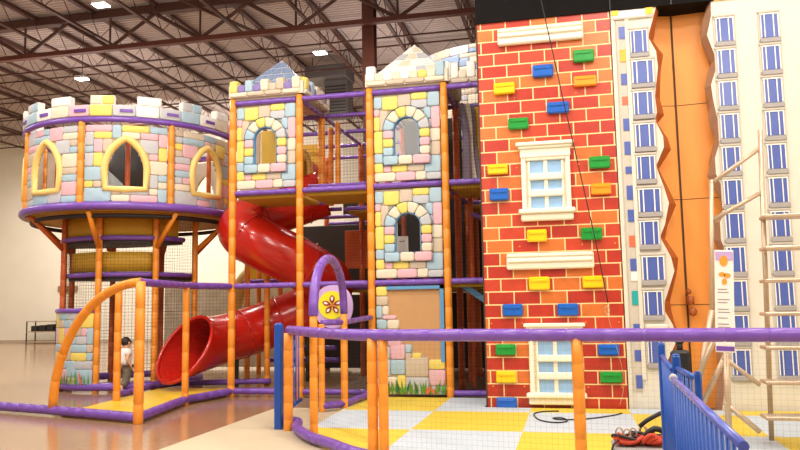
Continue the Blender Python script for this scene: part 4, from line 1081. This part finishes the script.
bar(at(760, 130, Yl), V((at(762, 300, Yl).x, Yl, 0)), .025, 'upright')
for k in range(7):
    z = .3+.32*k; xx = 1.9-.02*k; MB().bbox((1.72+.03*k, Yl-.55+.05*k, z), (2.25+.03*k, Yl-.3+.05*k, z+.035), .008).build('step', 'beige_metal', LD)
# notice
nc = at(724.5, 301, 7.5); NB = empty('notice_board', nc-V((0, 0, .5)), 'tall narrow white notice with lilac header and purple foot on the ladder', 'notice')
tilt = Matrix.Translation(nc) @ Matrix.Rotation(math.radians(2.6), 4, 'Y')
hw, hh = .083, .475
MB().bbox((-hw, -.006, -hh), (hw, .006, hh), .004, 0, tilt).build('board', 'white', NB)
MB().box((-hw*.92, -.010, hh*.80), (hw*.92, -.006, hh*.97), 0, tilt).build('header', 'lilac', NB)
MB().box((-hw*.95, -.010, -hh*.97), (hw*.95, -.006, -hh*.88), 0, tilt).build('footer', 'purple', NB)
mb = MB(); mb.poly([tilt @ V((-.005+.036*math.cos(a), -.0125, hh*.79+.05*math.sin(a))) for a in [2*math.pi*k/18 for k in range(18)]], .004, (0, 1, 0), 0)
for (u, v, a_, b_) in ((-.02, .52, .03, .022), (.025, .50, .03, .024), (.0, .38, .022, .03)):
    mb.poly([tilt @ V((u+a_*math.cos(a), -.011, hh*v+b_*math.sin(a))) for a in [2*math.pi*k/14 for k in range(14)]], .004, (0, 1, 0), 0)
mb.build('logo', 'printo', NB)
mb = MB()
for k, v in enumerate((.22, .16, .02, -.04, -.17, -.23, -.34, -.46, -.52, -.64, -.70)): mb.box((-hw*.72, -.009, hh*v), (hw*(.3+.12*(k % 3)), -.0055, hh*v+.008), 0, tilt)
mb.build('text_lines', 'print', NB)
# belay post
bp0 = at(681, 370, 8.0); t = empty('belay_post', (bp0.x, bp0.y, 0), 'black padded post behind the blue fence in front of the orange wall', 'post')
MB().tube([(bp0.x, bp0.y, .0), (bp0.x, bp0.y, .55)], .045, 12).build('pole', 'blackm', t)
MB().bbox((bp0.x-.09, bp0.y-.07, .45), (bp0.x+.09, bp0.y+.07, .93), .03).build('pad', 'blackm', t)
MB().tube([(bp0.x, bp0.y, .92), (bp0.x, bp0.y, 1.0)], .03, 10).build('clamp', 'blackm', t); MB().ball((bp0.x, bp0.y, 1.02), .045, 0, 10).build('knob', 'blackm', t)
# gear case and harnesses
GC = empty('gear_case', (.48, 6.0, 0), 'grey case on the mat with climbing harnesses heaped on it', 'case')
gz0, gz1 = .035, .355
MB().bbox((.27, 5.82, gz0), (.66, 6.16, gz1-.02), .015).build('body', 'box', GC)
MB().bbox((.255, 5.80, gz1-.03), (.675, 6.18, gz1), .012).build('lid', 'box', GC)
MB().bbox((.34, 5.805, .26), (.40, 5.825, .30), .004).build('handle', 'blackm', GC)
def harness(cx_, cy_, s, label, seed):
    rr = random.Random(seed); t = empty('climbing_harness', (cx_, cy_, gz1), label, 'harness')
    for k in range(4):
        r = (.07+.02*k)*s; ang = rr.uniform(0, 3); ox, oy = rr.uniform(-.03, .03), rr.uniform(-.02, .02); pts = []
        for q in range(20):
            a = 2*math.pi*q/20; pts.append(V((cx_+ox+r*math.cos(a)*1.1, cy_+oy+r*math.sin(a)*.8, gz1+.016+.016*k+.018*math.sin(2*a+ang))))
        MB().tube(pts, .017 if k % 2 == 0 else .011, 8, closed=True).build('webbing_loop', 'strap' if k % 2 == 0 else 'blackm', t)
    for k in range(3):
        mb = MB(); a = rr.uniform(0, 6.28); p = V((cx_+.06*s*math.cos(a), cy_+.05*s*math.sin(a), gz1+.09)); mb.tube([p+V((.025*math.cos(b), 0, .035*math.sin(b))) for b in [2*math.pi*j/12 for j in range(12)]], .006, 6, closed=True)
        mb.build('buckle', 'beige_metal', t)
    return t
h1 = harness(.36, 5.95, .85, 'flat red climbing harness with a dangling dark strap on the left of the grey case', 1)
o = MB().tube(catmull([(.30, 5.85, gz1+.05), (.26, 5.80, gz1+.03), (.235, 5.78, gz1-.05), (.22, 5.78, gz1-.07)], 5), .008, 6).build('dangling_strap', 'blackm', h1)
MB().poly([(.27, 5.86, gz1+.02), (.30, 5.88, gz1+.1), (.40, 5.9, gz1+.05), (.44, 5.9, gz1+.02)], .05, (0, 1, 0)).build('leg_pad', 'strap', h1)
h2 = harness(.55, 6.02, 1.15, 'heaped red and black climbing harness on the right of the grey case', 2)
MB().tube(catmull([(.46, 5.95, gz1+.14), (.52, 5.93, gz1+.19), (.62, 5.95, gz1+.24), (.68, 6.0, gz1+.25)], 6), .016, 8).build('shoulder_strap', 'blackm', h2)
MB().tube(catmull([(.48, 5.93, gz1+.06), (.56, 5.9, gz1+.13), (.64, 5.93, gz1+.1)], 6), .022, 8).build('waist_belt', 'blackm', h2)
for k in range(3): MB().tube(catmull([(.47+.03*k, 5.88, gz1+.03), (.53+.03*k, 5.86, gz1+.09-.02*k), (.62, 5.88+.02*k, gz1+.04)], 5), .017, 8).build('leg_loop', 'strap', h2)

# ================================================================ THE CHILD
CP = V((-7.62, 11.75, .0))
CH = empty('person', CP, 'small dark-haired child in white shirt and camouflage trousers walking by the entry fence', 'person')
face = math.radians(60)      # heading away to the right
def cp(fw, sd, z): return CP+V((math.cos(face)*fw+math.sin(face)*sd, math.sin(face)*fw-math.cos(face)*sd, z))
def skin_mesh(name, verts, edges, radii, m, root=0, sub=2, parent=CH):
    me = bpy.data.meshes.new(name); me.from_pydata([tuple(V(v)-CP) for v in verts], edges, []); me.materials.append(M[m])
    o = bpy.data.objects.new(name, me); col.objects.link(o); put(o, CP, parent)
    o.modifiers.new('skin', 'SKIN'); sl = me.skin_vertices[0] if me.skin_vertices else None
    if sl is None:
        import bmesh
        b = bmesh.new(); b.from_mesh(me); b.verts.layers.skin.verify(); b.to_mesh(me); b.free(); sl = me.skin_vertices[0]
    for i, r in enumerate(radii): sl.data[i].radius = (r, r); sl.data[i].use_root = (i == root)
    s_ = o.modifiers.new('sub', 'SUBSURF'); s_.levels = sub; s_.render_levels = sub; o.modifiers['skin'].use_smooth_shade = True
    return o
J = {'pel': cp(0, 0, .44), 'bel': cp(.0, 0, .53), 'che': cp(.01, 0, .63), 'nec': cp(.015, 0, .725), 'hd0': cp(.03, 0, .78), 'hd1': cp(.035, 0, .85), 'hd2': cp(.03, 0, .90)}
J.update(lh=cp(0, -.055, .41), lk=cp(.07, -.06, .24), la=cp(.02, -.06, .06), lt=cp(.10, -.065, .03), rh=cp(0, .055, .41), rk=cp(.01, .06, .23), ra=cp(-.09, .06, .08), rt=cp(-.03, .065, .03))
J.update(ls=cp(.01, -.095, .69), le=cp(.03, -.13, .57), lw=cp(.12, -.12, .50), lf=cp(.16, -.11, .485), rs=cp(.01, .095, .69), re=cp(-.02, .13, .57), rw=cp(.04, .14, .47), rf=cp(.06, .14, .435))
RD = dict(pel=.075, bel=.072, che=.078, nec=.036, hd0=.066, hd1=.082, hd2=.066, lh=.058, lk=.040, la=.028, lt=.022, rh=.058, rk=.040, ra=.028, rt=.022, ls=.036, le=.027, lw=.021, lf=.020, rs=.036, re=.027, rw=.021, rf=.020)
ED = [('pel', 'bel'), ('bel', 'che'), ('che', 'nec'), ('nec', 'hd0'), ('hd0', 'hd1'), ('hd1', 'hd2'), ('pel', 'lh'), ('lh', 'lk'), ('lk', 'la'), ('la', 'lt'), ('pel', 'rh'), ('rh', 'rk'), ('rk', 'ra'), ('ra', 'rt'),
      ('che', 'ls'), ('ls', 'le'), ('le', 'lw'), ('lw', 'lf'), ('che', 'rs'), ('rs', 're'), ('re', 'rw'), ('rw', 'rf')]
def sub_skin(name, keys, m, grow, over=None, root=0, sub=2):
    ks = list(keys); pos = dict(J); pos.update(over or {}); e = [(ks.index(a), ks.index(b)) for a, b in ED if a in ks and b in ks]
    return skin_mesh(name, [pos[k] for k in ks], e, [RD[k]+grow for k in ks], m, root, sub)
sub_skin('body', J.keys(), 'skin', 0)
sub_skin('shirt', ['pel', 'bel', 'che', 'ls', 'le', 'rs', 're'], 'shirt', .042, {'pel': cp(0, 0, .47), 'le': J['ls'].lerp(J['le'], .55), 're': J['rs'].lerp(J['re'], .55)})
sub_skin('trousers', ['pel', 'lh', 'lk', 'la', 'rh', 'rk', 'ra'], 'camo', .034, {'la': J['lk'].lerp(J['la'], .8), 'ra': J['rk'].lerp(J['ra'], .8)})
mb = MB(); hc = cp(.015, 0, .872); mb.ball(hc, .088, 0, 16, (1, 1, .95)); mb.build('hair', 'hair', CH)
mb = MB()
for s in (-1, 1):
    for k in range(4): mb.tube([cp(.16 if s < 0 else .06, s*(.12+.012*k), .475 if s < 0 else .43), cp(.19 if s < 0 else .075, s*(.118+.012*k), .462 if s < 0 else .395)], .0055, 6)
    mb.tube([cp(.15 if s < 0 else .065, s*.125, .49 if s < 0 else .44), cp(.18 if s < 0 else .1, s*.108, .49 if s < 0 else .415)], .0055, 6)
mb.build('fingers', 'skin', CH)
for s in (-1, 1): MB().ball(cp(.108, s*.03, .865), .010, 0, 8).build('eye', 'blackm', CH)
MB().ball(cp(.118, 0, .845), .012, 0, 8).build('nose', 'skin', CH)
for s in (-1, 1): MB().ball(cp(.03, .084*s, .85), .018, 0, 8, (1, .5, 1.3)).build('ear', 'skin', CH)
for (a, b) in (('la', 'lt'), ('ra', 'rt')):
    mb = MB(); p, q = J[a].copy(), J[b].copy(); p.z = max(p.z-.02, .04); mb.tube([p-V((0, 0, 0)), p.lerp(q, .5), q], [.036, .034, .026], 10); mb.build('shoe', 'shoe', CH)
